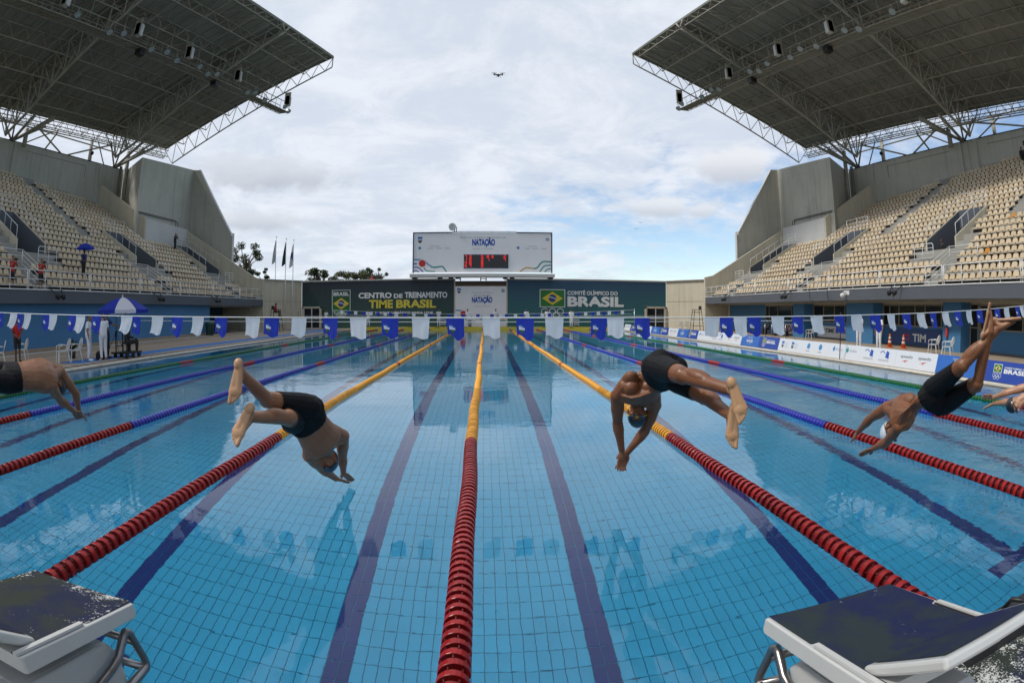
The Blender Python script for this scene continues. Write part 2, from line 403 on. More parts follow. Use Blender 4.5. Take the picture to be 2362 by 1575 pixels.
M['lip']=mat('lip_tile',(.50,.46,.38),.35,var=.1,vscale=5,dirt=((.30,.22,.14),3,.55,.75))
M['lip_brown']=mat('gutter_brown',(.15,.10,.06),.5,var=.3,vscale=4)
for sx,x in ((-1,X0),(1,X1)):
    b=MB(); b.tube([(x+sx*.08,Y0,.035),(x+sx*.08,Y1,.035)],.062,10); b.build('pool_lip',M['lip'],kind='structure')
    b=MB(); b.box((x,Y0,-.05),(x+sx*.15,Y1,.012)); b.build('gutter_ledge',M['lip_brown'],kind='structure')
# left-hand drain channel: white line, brown channel, dark slots
b=MB(); b.box((-12.66,0,.030),(-13.98,49.7,.036)); b.build('drain_channel',mat('drain_tile',(.30,.22,.15),.6,var=.15,vscale=3),kind='structure')
b=MB(); b.box((-13.86,0,.036),(-13.93,49.7,.044)); b.box((-13.1,0,.036),(-13.13,49.7,.041)); b.build('drain_edge',M['white_paint'],kind='structure')
slots=MB()
for i in range(90): slots.box((-13.22,2+.53*i,.036),(-13.62,2.22+.53*i,.040))
slots.build('drain_slot',M['dark_inside'],kind='structure')
M['mat_blue']=mat('walk_mat',(.035,.15,.42),.75,var=.12,vscale=3,bump=.4,bscale=90)
b=MB(); b.box((-14.10,13.6,.030),(-15.30,49.5,.045)); tag(b.build('walkway_mat',M['mat_blue']),'long blue runner mat laid along the left pool edge','mat')
b=MB(); b.box((-15.4,48.8,.030),(-19.0,50.6,.045)); tag(b.build('walkway_mat',M['mat_blue']),'blue mat on the deck in front of the left glass door','mat')
b=MB(); b.quad((-18.0,5,.034),(-17.9,5,.034),(-17.9,50,.034),(-18.0,50,.034)); b.quad((-21.8,5,.034),(-21.3,5,.034),(-21.3,50,.034),(-21.8,50,.034)); b.build('deck_marking',M['white_paint'],kind='structure')
M['ledge']=mat('ledge_tile',(.40,.34,.24),.6,var=.12,vscale=3)
b=MB(); b.box((X0-.15,Y1+.0,-.3),(X1+.15,Y1+.85,.27)); b.build('far_pool_ledge',M['ledge'],kind='structure')
b=MB(); b.box((X0-.15,Y0-.02,-.3),(X1+.15,Y0-1.9,.24)); b.build('near_pool_ledge',M['ledge'],kind='structure')

# touch pads on the far wall
M['pad_yellow']=mat('pad_yellow',(.60,.44,.02),.5,var=.12,vscale=2)
pm=MB(); pm.box((-1.18,-.012,-.6),(1.18,.012,.30)); pme=pm.mesh('panel',M['pad_yellow'])
lm=MB(); lm.box((-.75,-.016,.20),(-.28,-.0125,.25)); lm.box((-1.18,-.016,-.30),(1.18,-.0125,-.27)); lme=lm.mesh('print',M['black_metal'])
bm_=MB(); bm_.box((-1.22,-.03,-.5),(-1.185,.02,.33)); bm_.box((1.185,-.03,-.5),(1.22,.02,.33)); bme=bm_.mesh('bracket',M['steel'])
for i,lx in enumerate(lanes):
    t_=thing('touch_pad','yellow touch pad on the far pool wall, number %s of ten counted from the left'%['one','two','three','four','five','six','seven','eight','nine','ten'][i],'touch pad',(lx,Y1-.03,0),'yellow touch pads on the far wall')
    link('panel',pme,t_); link('print',lme,t_); link('bracket',bme,t_)

# ---------------------------------------------------------------- lane ropes
RC={'red':(.25,.005,.005),'yellow':(.74,.32,.010),'blue':(.012,.020,.28),'green':(.004,.10,.025)}
RM={k:mat('float_'+k,c,.38,coat=.08,spec=.35,obvar=.12,var=.08,vscale=30) for k,c in RC.items()}
RD={k:mat('spool_'+k,tuple(q*.42 for q in c),.5) for k,c in RC.items()}
PROF=[(.018,-.010),(.052,-.012),(.068,-.020),(.073,-.021),(.075,-.018),(.075,.018),(.073,.021),(.068,.020),(.052,.012),(.018,.010)]
def float_mesh(k):
    mb=MB(); mb.lathe((0,0,0),PROF,20,(0,1,0),smooth=False)
    mb.cur=1
    for q in range(6):
        a=2*pi*q/6; mb.obox((cos(a)*.05,.043,sin(a)*.05),(cos(a)*.019,0,sin(a)*.019),(0,.012,0),(-sin(a)*.003,0,cos(a)*.003))
    mb.lathe((0,.043,0),[(.055,-.003),(.060,-.003),(.060,.003),(.055,.003)],14,(0,1,0),cap=False)
    return mb.mesh('float',[RM[k],RD[k]])
FM={k:float_mesh(k) for k in RC}
PITCHR=.0875; M['core_dark']=mat('core_dark',(.035,.004,.004),.6)
rope_words={-4:'green lane rope, leftmost of all',-3:'blue lane rope, second from the left wall',-2:'blue lane rope under the left diver, third from the left wall',-1:'yellow lane rope with red end behind the left diver',
 0:'yellow lane rope with red end running straight up the middle',1:'yellow lane rope with red end behind the right diver',2:'blue lane rope next to the right yellow one',3:'blue lane rope beside the right green rope',4:'green lane rope nearest the sponsor boards'}
for i in range(-4,5):
    main={0:'yellow',1:'yellow',2:'blue',3:'blue',4:'green'}[abs(i)]
    x=2.5*i
    root=thing('lane_rope',rope_words[i],'lane rope',(x,Y0,0),'lane ropes across the pool')
    n=int((Y1-Y0-.3)/PITCHR); nn=110 if abs(i)<=1 else 60; lo={k:MB() for k in RC}
    for k in range(n):
        y=Y0+.15+k*PITCHR; dd=y
        c='red' if (y<5 or y>45 or any(abs(y-q)<(.17 if main=='yellow' else .45) for q in (15,25,35))) else main
        if main=='yellow' and c=='red' and 6<y<44: cc='red'
        dx=.012*sin(y*.7+i)+.006*sin(y*2.3+i*2)
        if k<nn:
            link('float',FM[c],root,(dx,y-Y0,.015+random.uniform(-.002,.002)),(random.uniform(-.05,.05),random.uniform(-3,3),random.uniform(-.05,.05)))
        else:
            q=12 if y<16 else 8
            lo[c].lathe((x+dx,y,.015),[(.045,-.031),(.072,-.028),(.075,0),(.072,.028),(.045,.031)] if y<22 else [(.05,-.033),(.074,-.02),(.074,.02),(.05,.033)],q,(0,1,0),cap=False)
    for c,mb in lo.items():
        if mb.v: mb.build('far_floats',RM[c],root,kind='stuff')
    cb=MB(); cb.tube([(x+.012*sin(y*.7+i)+.006*sin(y*2.3+i*2),y,.015) for y in [Y0+.1+q*.5 for q in range(20)]],.030,8); cb.build('core_near',M['core_dark'],root)
    cb=MB(); cb.tube([(x,9.6,.015),(x,Y1-.05,.015)],.040,6); cb.build('core',RD[main],root)

# ---------------------------------------------------------------- backstroke flags, near string (y=5) and far string
FL=[(-7.88,-7.65,0),(-7.65,-7.48,1),(-7.43,-7.22,0),(-6.89,-6.7,1),(-6.7,-6.49,0),(-6.2,-6.02,1),(-6.01,-5.79,0),(-5.62,-5.43,1),(-5.01,-4.78,0),(-4.78,-4.62,1),(-4.41,-4.2,0),(-4.06,-3.85,1),(-3.7,-3.51,0),(-3.34,-3.14,1),(-2.87,-2.66,0),(-2.6,-2.39,1),(-2.22,-2.02,0),(-1.81,-1.61,1),(-1.46,-1.25,0),(-1.07,-.86,1),(-.7,-.49,0),(-.29,-.08,1),(.13,.34,0),(.53,.74,1),(.87,1.09,0),(1.42,1.62,1),(1.62,1.83,0),(1.96,2.16,1),(2.89,3.11,0),(3.11,3.3,1),(3.31,3.51,0),(3.52,3.73,1),(3.89,4.1,0),(4.23,4.42,1),(4.55,4.77,0),(4.99,5.19,1),(5.32,5.54,0),(5.71,5.94,1),(6.09,6.27,0),(6.44,6.65,1),(6.81,7.01,0),(7.15,7.34,1),(7.5,7.69,0),(7.86,8.07,1),(8.24,8.42,0),(8.6,8.8,1),(8.95,9.1,0),(9.25,9.46,1),(9.63,9.83,0),(10.1,10.3,1),(10.31,10.49,0),(10.8,11.0,1),(11.2,11.4,0),(-8.3,-8.1,1),(-8.8,-8.6,0),(-9.4,-9.2,1)]
def zs(x,base=1.512):
    return base+.0031*max(0,abs(x-.2))**2+.00008*abs(x-.2)**3*(x>0)
M['emblem_white']=mat('emblem_white',(.62,.66,.68),.7); M['emblem_green']=mat('emblem_green',(.05,.09,.02),.7); M['emblem_sky']=mat('emblem_sky',(.16,.36,.60),.7)
fs=thing('flag_string','low string of white and blue turn flags strung across the near end','flag string',(0,5,0))
c=MB(); c.tube([(x/4,5,zs(x/4)) for x in range(-52,53)],.0065,5); c.build('cord',M['white_rail'],fs)
for sx in (-12.95,12.95):
    c=MB(); c.tube([(sx,5,.03),(sx,5,2.15)],.02,8); c.tube([(sx,5,.03),(sx,5,.06)],.09,10); c.build('post',M['steel'],fs)
random.seed(11)
def pennant(x0,x1,blue,y,zf,par,H=.228,fine=True,lean=None):
    cx=(x0+x1)/2; nx,nz=(9,9) if fine else (2,2)
    if lean is None: lean=max(-.10,min(.09,-.020*(-cx-1.6) if cx<-1.6 else (.017*(cx-2.6) if cx>2.6 else 0)))*(1.0 if not blue else .55)+random.uniform(-.012,.012)
    ph=random.uniform(0,6); amp=random.uniform(.004,.012); mb=MB(); vs=[]
    hh=H*random.uniform(.94,1.02); wd=random.uniform(.25,.6)
    if blue and random.random()<.25: wd=1.0
    for j in range(nz+1):
        v=j/nz
        for i in range(nx+1):
            u=i/nx; x=x0+(x1-x0)*u+lean*v*v*1.2
            x+=(.5-u)*.02*v
            z=zf(x0+(x1-x0)*u)-hh*v-(v**6)*(.018*sin(2*pi*u+ph*.1+3.4))*wd*2 -(v**4)*.012*u
            yy=y+amp*v*sin(4*u+ph+2*v)+.02*v*sin(2.2*u+ph)+.004*sin(14*u+ph)*v
            vs.append((x,yy,z))
    mb.add(vs,[(j*(nx+1)+i,j*(nx+1)+i+1,(j+1)*(nx+1)+i+1,(j+1)*(nx+1)+i) for j in range(nz) for i in range(nx)],True)
    o=mb.build('pennant',M['blue_cloth'] if blue else M['white_cloth'],par)
    if blue and fine:
        def P(u,v):
            x=x0+(x1-x0)*u+lean*v*v*1.2+(.5-u)*.02*v
            return (x, y+amp*v*sin(4*u+ph+2*v)+.02*v*sin(2.2*u+ph)+.004*sin(14*u+ph)*v-.0025, zf(x0+(x1-x0)*u)-hh*v)
        e=MB(); cu,cv=.30,.52
        e.cur=0; e.quad(P(cu-.17,cv-.14),P(cu+.10,cv+.0),P(cu+.17,cv-.02),P(cu+.17,cv+.11),P(cu-.17,cv+.07))
        e.cur=1; e.quad(P(cu-.13,cv+.09),P(cu+.14,cv+.13),P(cu+.08,cv+.25),P(cu+.0,cv+.32),P(cu-.08,cv+.22))
        e.cur=2; e.quad(P(cu-.12,cv-.20),P(cu+.02,cv-.12),P(cu+.12,cv-.04),P(cu-.02,cv-.06))
        e.build('emblem',[M['emblem_white'],M['emblem_green'],M['emblem_sky']],o)
for x0,x1,bl in FL: pennant(x0,x1,bl,5,lambda x:zs(x)-.004,fs)
ff=thing('flag_string','far string of tiny blue and white flags hung before the green wall','flag string',(0,44.8,0))
zf=lambda x: 1.47+.0026*x*x
c=MB(); c.tube([(x,44.8,zf(x)) for x in range(-13,14)],.012,4); c.tube([(x,44.9,1.2+.0022*x*x) for x in range(-13,14)],.010,4); c.build('cord',M['white_rail'],ff)
for sx in (-13,13):
    c=MB(); c.tube([(sx,44.8,.03),(sx,44.8,zf(13)+.1)],.03,6); c.build('post',M['steel'],ff)
x=-12.3; k=0
while x<12.3:
    if random.random()>.12: pennant(x,x+.30,k%2,44.8,lambda q:zf(q),ff,.30,False,0)
    k+=1; x+=random.choice((.48,.55,.62,.75))
# false-start ropes on thin poles
for yy,lab in ((15.0,'thin false-start rope and dark poles across the pool, fifteen metres out'),(35.0,'farther false-start rope on thin dark poles')):
    z0=1.30
    fr=thing('false_start_rope',lab,'rope',(0,yy,0))
    c=MB(); c.tube([(q,yy,z0+.0011*q*q) for q in [-12.7+1.27*k for k in range(21)]],.008,5); c.build('cord',M['white_rail'],fr)
    for sx in (-12.75,12.75):
        c=MB(); c.tube([(sx,yy,.03),(sx,yy,z0+.45)],.018,6); c.lathe((sx,yy,.03),[(.09,0),(.09,.015),(.03,.03)],10); c.build('pole',M['black_metal'],fr)
ORD='first second third fourth fifth sixth seventh eighth ninth tenth eleventh twelfth thirteenth fourteenth'.split()
# ================================================================ GRANDSTANDS
RD_, RR_ = .8, .49                       # row depth and rise
FX = 21.8                                # face of the stand
YE = 49.7                                # far end of the stand
def wall_x(y): return 37.5+.1726*(44.5-y)     # back wall, splayed in plan
VOMS=[(20.6,23.2),(34.2,37.1),(46.3,49.1)]; VX0,VX1=26.8,30.6
random.seed(5)
M['riser_shadow']=mat('riser_shadow',(.035,.028,.022),.9,var=.2,vscale=1)
M['seat_beam']=mat('seat_beam',(.34,.29,.22),.7)
M['crack']=mat('joint',(.16,.155,.14),.9)
def seat_mesh():
    mb=MB()
    mb.box((-.20,.0,.345),(.20,.36,.385))                                   # pan, front at y=0
    back=[(-.17,0),(-.19,.07),(-.19,.17),(-.15,.245),(-.06,.275),(.06,.275),(.15,.245),(.19,.17),(.19,.07),(.17,0)]
    mb.prism([(x,.32+z*.18,.385+z) for x,z in back],(0,.045,.0))
    mb.box((-.195,-.012,.32),(.195,.02,.365))                                  # turned down front lip
    return mb
seat_me=seat_mesh().mesh('seat',M['seat']); seat_or=seat_mesh().mesh('seat',M['seat_orange'])
seat_vf=(np.array(seat_me.vertices[0].co[:])*0, )
_sv=np.array([v.co[:] for v in seat_me.vertices]); _sf=[tuple(p.vertices) for p in seat_me.polygons]
def floor_z(z0,i): return z0+RR_*i
def row_x(i): return 22.35+RD_*i
def has_seat(i,y):
    if y>YE-.35 or y<3: return False
    x=row_x(i)
    if x+.9>wall_x(y): return False
    if y>41.1 and x>31.0: return False                                      # the end block starts here
    if i>=3 and x<VX1+.3:
        for a,b in VOMS:
            if a-.5<y<b+.45: return False
        if i<=10:
            for a,b in VOMS:
                if i<=6 and a-1.75<y<a-.4: return False                     # steps beside the mouth
    if i>10 or (i>8):
        for c in (4.0,17.2,30.9):
            if c-.75<y<c+.75: return False
    if i<=2:
        for c in (19.3,33.0,45.3):
            if abs(y-c)<.75: return False
    if 41.0<y<41.35 and x>31: return False
    return True
stand_roots={}
def stand(s,z0,word):
    X=lambda x:s*x
    root=thing('grandstand','long spectator stand with beige seats on the %s of the pool'%word,'grandstand',(X(26),25,0)); stand_roots[s]=root
    P=lambda mb,n,m,**k: mb.build(n,m,root,**k)
    # stepped terrace with mouths cut out
    segs=[(3.0,VOMS[0][0])]+[(VOMS[k][1],VOMS[k+1][0]) for k in range(2)]+[(VOMS[2][1],YE)]
    tr=MB()
    for i in range(24):
        x0=21.95+RD_*i; x1=x0+RD_; z=floor_z(z0,i)
        for (a,b) in ([(3.0,YE)] if not (x0>=VX0-.2 and x0<VX1-.2) else segs):
            if x0>31.2: b=min(b,41.25)
            if x0>31.2 and a>=41: continue
            if b-a<.05: continue
            # do not run past the splayed back wall
            tr.box((X(x0),a,z-1.2 if i else z-.45),(X(x1),b,z))
    P(tr,'terrace',M['concrete'])
    # near-black risers, under-seat shadow put into their colour, with a light beam at the seat line
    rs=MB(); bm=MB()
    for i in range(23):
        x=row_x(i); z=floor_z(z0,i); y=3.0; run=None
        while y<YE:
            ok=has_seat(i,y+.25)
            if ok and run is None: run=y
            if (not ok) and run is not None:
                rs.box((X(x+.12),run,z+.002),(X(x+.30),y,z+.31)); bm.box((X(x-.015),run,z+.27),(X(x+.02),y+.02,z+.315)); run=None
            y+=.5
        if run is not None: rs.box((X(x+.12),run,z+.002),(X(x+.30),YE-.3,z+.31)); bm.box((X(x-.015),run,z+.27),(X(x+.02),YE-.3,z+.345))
    P(rs,'shaded_riser',M['riser_shadow']); P(bm,'seat_rail',M['seat_beam'])
    # seats
    spots=[]
    for i in range(23):
        y=3.1+(.1 if i%2 else 0)
        while y<YE:
            if has_seat(i,y): spots.append((row_x(i),y,floor_z(z0,i)))
            y+=.5
    spots.sort(key=lambda p:(V((X(p[0]),p[1],p[2]))-CAM).length if (p[1]>11.5) else 99)
    rot=-pi/2 if s>0 else pi/2
    orange=set(random.sample(range(40,300),3))
    for k,(x,y,z) in enumerate(spots[:300]):
        link('seat',seat_or if k in orange else seat_me,root,(X(x)-X(26),y-25,z),(0,0,rot))
    vs=[];fs=[];c,sn=cos(rot),sin(rot); arr=[]
    rest=spots[300:]; n=len(_sv)
    for k,(x,y,z) in enumerate(rest):
        a=_sv.copy(); xx=a[:,0]*c-a[:,1]*sn; yy=a[:,0]*sn+a[:,1]*c
        arr.append(np.stack([xx+X(x)-X(26),yy+y-25,a[:,2]+z],1))
        fs.extend([tuple(q+k*n for q in f) for f in _sf])
    me=bpy.data.meshes.new('seat_rows'); me.from_pydata(np.concatenate(arr).tolist(),[],fs)
    # small seat to seat differences in fading
    for mm in (M['seat_a'],M['seat_b'],M['seat_c']): me.materials.append(mm)
    mi=np.repeat(np.random.choice(3,len(rest),p=(.5,.3,.2)),len(_sf)); me.polygons.foreach_set('material_index',mi.astype(np.int32)); me.update()
    link('seat_rows',me,root,kind='stuff')
    # fascia, kerb
    f=MB(); f.box((X(FX),3,z0-.60),(X(FX+.35),YE,z0+.05)); P(f,'fascia',M['slate'])
    f=MB(); f.box((X(FX-.03),3,z0+.05),(X(FX+.35),YE,z0+.10)); P(f,'kerb',M['white_rail'])
    f=MB(); f.box((X(FX+.35),3,z0-.55),(X(wall_x(20)),YE,z0-.40)); P(f,'soffit',M['concrete'])
    # mouths: side walls follow the slope, dark inside
    for (a,b) in VOMS:
        fz=z0+1.55
        for k,(y,m) in enumerate(((a,'c'),(b,'c'))):
            ia=(VX1-21.95)/RD_*RR_
            top=lambda x:z0+(x-21.95)/RD_*RR_+.28
            y0,y1=(y-.12,y+.0) if k==0 else (y,y+.12)
            w=MB(); w.prism([(X(VX0-.1),y0,z0+.6),(X(VX0-.1),y0,top(VX0)),(X(VX1+.15),y0,top(VX1)+.1),(X(VX1+.15),y0,z0+.6)],(0,.12,0)); P(w,'mouth_wall',M['beige_wall'])
            ins=MB(); yy=(y+.004) if k==0 else (y-.004)
            ins.prism([(X(VX0-.08),yy,fz),(X(VX0-.08),yy,top(VX0)-.08),(X(VX1),yy,top(VX1)-.03),(X(VX1),yy,fz)],(0,.003 if k==0 else -.003,0)); P(ins,'mouth_lining',M['slate'])
        w=MB(); w.box((X(VX1),a,fz),(X(VX1+.15),b,z0+(VX1-21.95)/RD_*RR_+.30)); P(w,'mouth_back',M['slate'])
        w=MB(); w.box((X(24.55),a-.35,fz-.06),(X(VX1),b+.3,fz)); P(w,'mouth_floor',M['concrete'])
        w=MB(); w.box((X(24.4),a-.4,z0+.3),(X(24.55),b+.35,fz+.03)); P(w,'mouth_sill',M['concrete'])
        w=MB(); w.box((X(VX1-.02),(a+b)/2-.7,fz),(X(VX1-.004),(a+b)/2+.75,fz+2.1)); P(w,'mouth_door',M['dark_inside'])
        # guard rails
        r=MB(); zt=z0+(VX1-21.95)/RD_*RR_+.3
        for q in (1.05,.72,.40): r.tube([(X(VX1+.1),a-.1,zt+q),(X(VX1+.1),b+.1,zt+q)],.022,5)
        for q in (a-.1,(a+b)/2,b+.1): r.tube([(X(VX1+.1),q,zt-.1),(X(VX1+.1),q,zt+1.05)],.022,5)
        for y in (a-.06,b+.06):
            t0=z0+(VX0-21.95)/RD_*RR_+.3
            r.tube([(X(VX0),y,t0-.05),(X(VX0),y,t0+.75),(X(VX1-.2),y,zt+.65)],.024,5)
            for k in range(1,5):
                u=k/5; r.tube([(X(VX0+(VX1-VX0)*u),y,t0+(zt-t0)*u-.05),(X(VX0+(VX1-VX0)*u),y,t0+(zt-t0)*u+.72)],.018,5)
        g0=fz+.0
        r.tube([(X(24.5),a+.05,g0),(X(24.5),a+.05,g0+1.0),(X(24.5),a+.15,g0+1.08),(X(24.5),a+1.9,g0+1.08)],.024,5)
        for q in (.28,.55,.82): r.tube([(X(24.5),a+.05,g0+q),(X(24.5),a+1.9,g0+q)],.016,5)
        for q in (a+1.0,a+1.75): r.tube([(X(24.5),q,g0),(X(24.5),q,g0+1.08)],.018,5)
        P(r,'guard_rail',M['white_rail'])
        r=MB(); zb=z0+RR_*2; yb=a-1.25                      # barred rail beside the short stair
        for q in (0,.25,.5,.75,1.0): r.tube([(X(22.3),yb,z0+.02+q),(X(24.6),yb,z0+1.35+q)],.018,5)
        for xx,zz in ((22.3,z0),(24.6,z0+1.35)): r.tube([(X(xx),yb,zz),(X(xx),yb,zz+1.02)],.024,5)
        r.tube([(X(24.7),yb-2.2,z0+1.35+1.),(X(24.7),yb,z0+1.35+1.)],.022,5); r.tube([(X(24.7),yb-2.2,z0+1.35),(X(24.7),yb-2.2,z0+2.35)],.022,5)
        for q in (.35,.68): r.tube([(X(24.7),yb-2.2,z0+1.35+q),(X(24.7),yb,z0+1.35+q)],.016,5)
        P(r,'stair_rail',M['white_rail'])
    # aisle steps and their little hand rails
    for c in (4.0,17.2,30.9):
        st=MB()
        for i in range(8,23):
            if row_x(i)+.8>wall_x(c): break
            st.box((X(21.95+RD_*i-.40),c-.72,floor_z(z0,i)-RR_-.02),(X(21.95+RD_*i-.001),c+.72,floor_z(z0,i)-.245))
        P(st,'aisle_step',M['concrete'])
        r=MB()
        for i in range(9,22,2):
            if row_x(i)+1.6>wall_x(c): break
            x=row_x(i); z=floor_z(z0,i); y=c+.62
            r.tube([(X(x-.1),y,z),(X(x-.1),y,z+.85),(X(x+.9),y,z+1.35),(X(x+.9),y,z+.49)],.018,5); r.tube([(X(x-.1),y,z+.45),(X(x+.9),y,z+.95)],.013,4)
        P(r,'aisle_rail',M['white_rail'])
    # front rail in bays
    y=YE-.1; k=0
    while y>4:
        y1=max(y-5.35,3.2); r=MB(); n=4
        for q in (1.0,.52,.16): r.tube([(X(FX+.05),y,z0+.1+q*.92),(X(FX+.05),y1+.12,z0+.1+q*.92)],.024 if q==1.0 else .017,5)
        for j in range(n+1):
            yy=y+(y1+.12-y)*j/n; r.tube([(X(FX+.05),yy,z0+.08),(X(FX+.05),yy,z0+1.02)],.028 if j in (0,n) else .020,5)
        P(r,'front_rail',M['white_rail']); y=y1; k+=1
    # back wall with piers, coping and shallow joint lines
    w=MB(); ya,yb=3,44.6
    def wpt(y,dx=0): return X(wall_x(y)+dx)
    TOP=z0+13.75
    w.add([(wpt(ya),ya,z0+8),(wpt(yb),yb,z0+8),(wpt(yb),yb,TOP),(wpt(ya),ya,TOP),(wpt(ya,.4),ya,z0+8),(wpt(yb,.4),yb,z0+8),(wpt(yb,.4),yb,TOP),(wpt(ya,.4),ya,TOP)],
          [(0,1,2,3),(7,6,5,4),(3,2,6,7),(0,3,7,4),(1,5,6,2),(0,4,5,1)]); P(w,'back_wall',M['grey_wall'])
    w=MB(); w.add([(wpt(ya,-.06),ya,TOP),(wpt(yb,-.06),yb,TOP),(wpt(yb,-.06),yb,TOP+.07),(wpt(ya,-.06),ya,TOP+.07),(wpt(ya,.46),ya,TOP),(wpt(yb,.46),yb,TOP),(wpt(yb,.46),yb,TOP+.07),(wpt(ya,.46),ya,TOP+.07)],
          [(0,1,2,3),(7,6,5,4),(3,2,6,7),(0,3,7,4),(1,5,6,2),(0,4,5,1)]); P(w,'coping',M['steel_dark'])
    for yy in (27.6,29.4,40.9):
        p=MB(); p.box((wpt(yy,-.22),yy,z0+9),(wpt(yy,.0),yy+.5,TOP-.02)); P(p,'pier',M['grey_wall'])
    j=MB()
    for (p0,p1) in (((31.0,TOP-.55),(39.0,TOP-.55)),((39.0,TOP-.55),(39.0,TOP-1.7)),((8,TOP-.6),(26.5,TOP-.6))):
        j.bar((wpt(p0[0],-.012),p0[0],p0[1]),(wpt(p1[0],-.012),p1[0],p1[1]),.03,.03)
    P(j,'wall_joint',M['crack'])
    # sloping wall that closes the upper rows
    up=lambda x:z0+(x-21.95)/RD_*RR_+2.05
    w=MB(); w.prism([(X(31.3),41.35,z0+4),(X(31.3),41.35,up(31.3)-.15),(X(wall_x(41.4)),41.35,up(wall_x(41.4))-.1),(X(wall_x(41.4)),41.35,z0+4)],(0,.3,0)); P(w,'slope_wall',M['beige_wall'])
    w=MB(); w.box((X(31.3),41.65,z0+4.),(X(31.65),YE,z0+7.65)); P(w,'landing_wall',M['white_wall'])
    w=MB(); w.box((X(31.65),41.65,z0+3),(X(35),YE,z0+7.2)); P(w,'landing',M['grey_wall'])
    # end parapet that steps down with the rows
    w=MB(); w.prism([(X(FX-.0),YE,-.0),(X(FX-.0),YE,z0+2.05),(X(22.7),YE,z0+2.25),(X(31.6),YE,z0+7.65),(X(34.2),YE,z0+7.65),(X(34.2),YE,0)],(0,.3,0)); P(w,'end_parapet',M['beige_wall'])
    # service block and its raking fin
    ZB=z0+13.45; ZC=z0+14.55
    w=MB(); xs=[(32.0,40.7),(32.0,51.2),(41.5,51.2),(41.5,48.2)]
    lowz=z0+5
    vs=[(X(x),y,lowz) for x,y in xs]+[(X(32.0),40.7,ZB),(X(32.0),51.2,ZC),(X(41.5),51.2,ZC),(X(41.5),48.2,ZB+.6)]
    w.add(vs,[(3,2,1,0),(4,5,6,7)]+[(k,(k+1)%4,(k+1)%4+4,k+4) for k in range(4)]); P(w,'service_block',M['grey_wall'])
    w=MB(); w.prism([(X(32.0),51.2,0),(X(32.0),51.2,ZC),(X(31.2),51.2,ZC-.1),(X(26.6),51.2,z0+7.1),(X(26.35),51.2,z0+6.4),(X(26.3),51.2,0)],(0,.35,0)); P(w,'raking_fin',M['grey_wall'])
    w=MB(); w.bar((X(31.2),51.38,ZC-.05),(X(26.55),51.38,z0+7.1),.42,.08); w.box((X(26.25),51.18,z0+3.2),(X(26.33),51.6,z0+7.1)); P(w,'fin_coping',M['white_wall'])
    pp=MB()
    for k in (0,.22): pp.tube([(X(31.94-.0),41.0,z0+8.15+k*.6),(X(31.94),48.6-k*2,z0+8.3+k*.6),(X(31.94),48.6-k*2,z0+7.65)],.035,5)
    P(pp,'wall_pipe',M['crack'])
    # dark down pipe and ladder at the re-entrant corner
    c=MB(); c.tube([(X(wall_x(43.8)-.4),43.7,z0+7),(X(wall_x(43.8)-.4),43.7,TOP+.2)],.16,8); P(c,'down_pipe',M['crack'])
    c=MB(); xl=wall_x(44.4)+.2
    for d_ in (0,.45): c.tube([(X(xl-d_),44.6,z0+8),(X(xl-d_),44.6,TOP+.9)],.02,4)
    for k in range(18): c.tube([(X(xl),44.6,z0+8+.35*k),(X(xl-.45),44.6,z0+8+.35*k)],.014,4)
    P(c,'wall_ladder',M['crack'])
    return root
M['white_wall']=mat('white_wall',(.52,.52,.50),.8,var=.06,vscale=.6)
M['seat_a']=mat('seat_a',(.54,.43,.285),.5); M['seat_b']=mat('seat_b',(.58,.485,.35),.5); M['seat_c']=mat('seat_c',(.49,.37,.23),.5)
ZL,ZR=3.0,3.22
stand(-1,ZL,'left side'); stand(1,ZR,'right side')

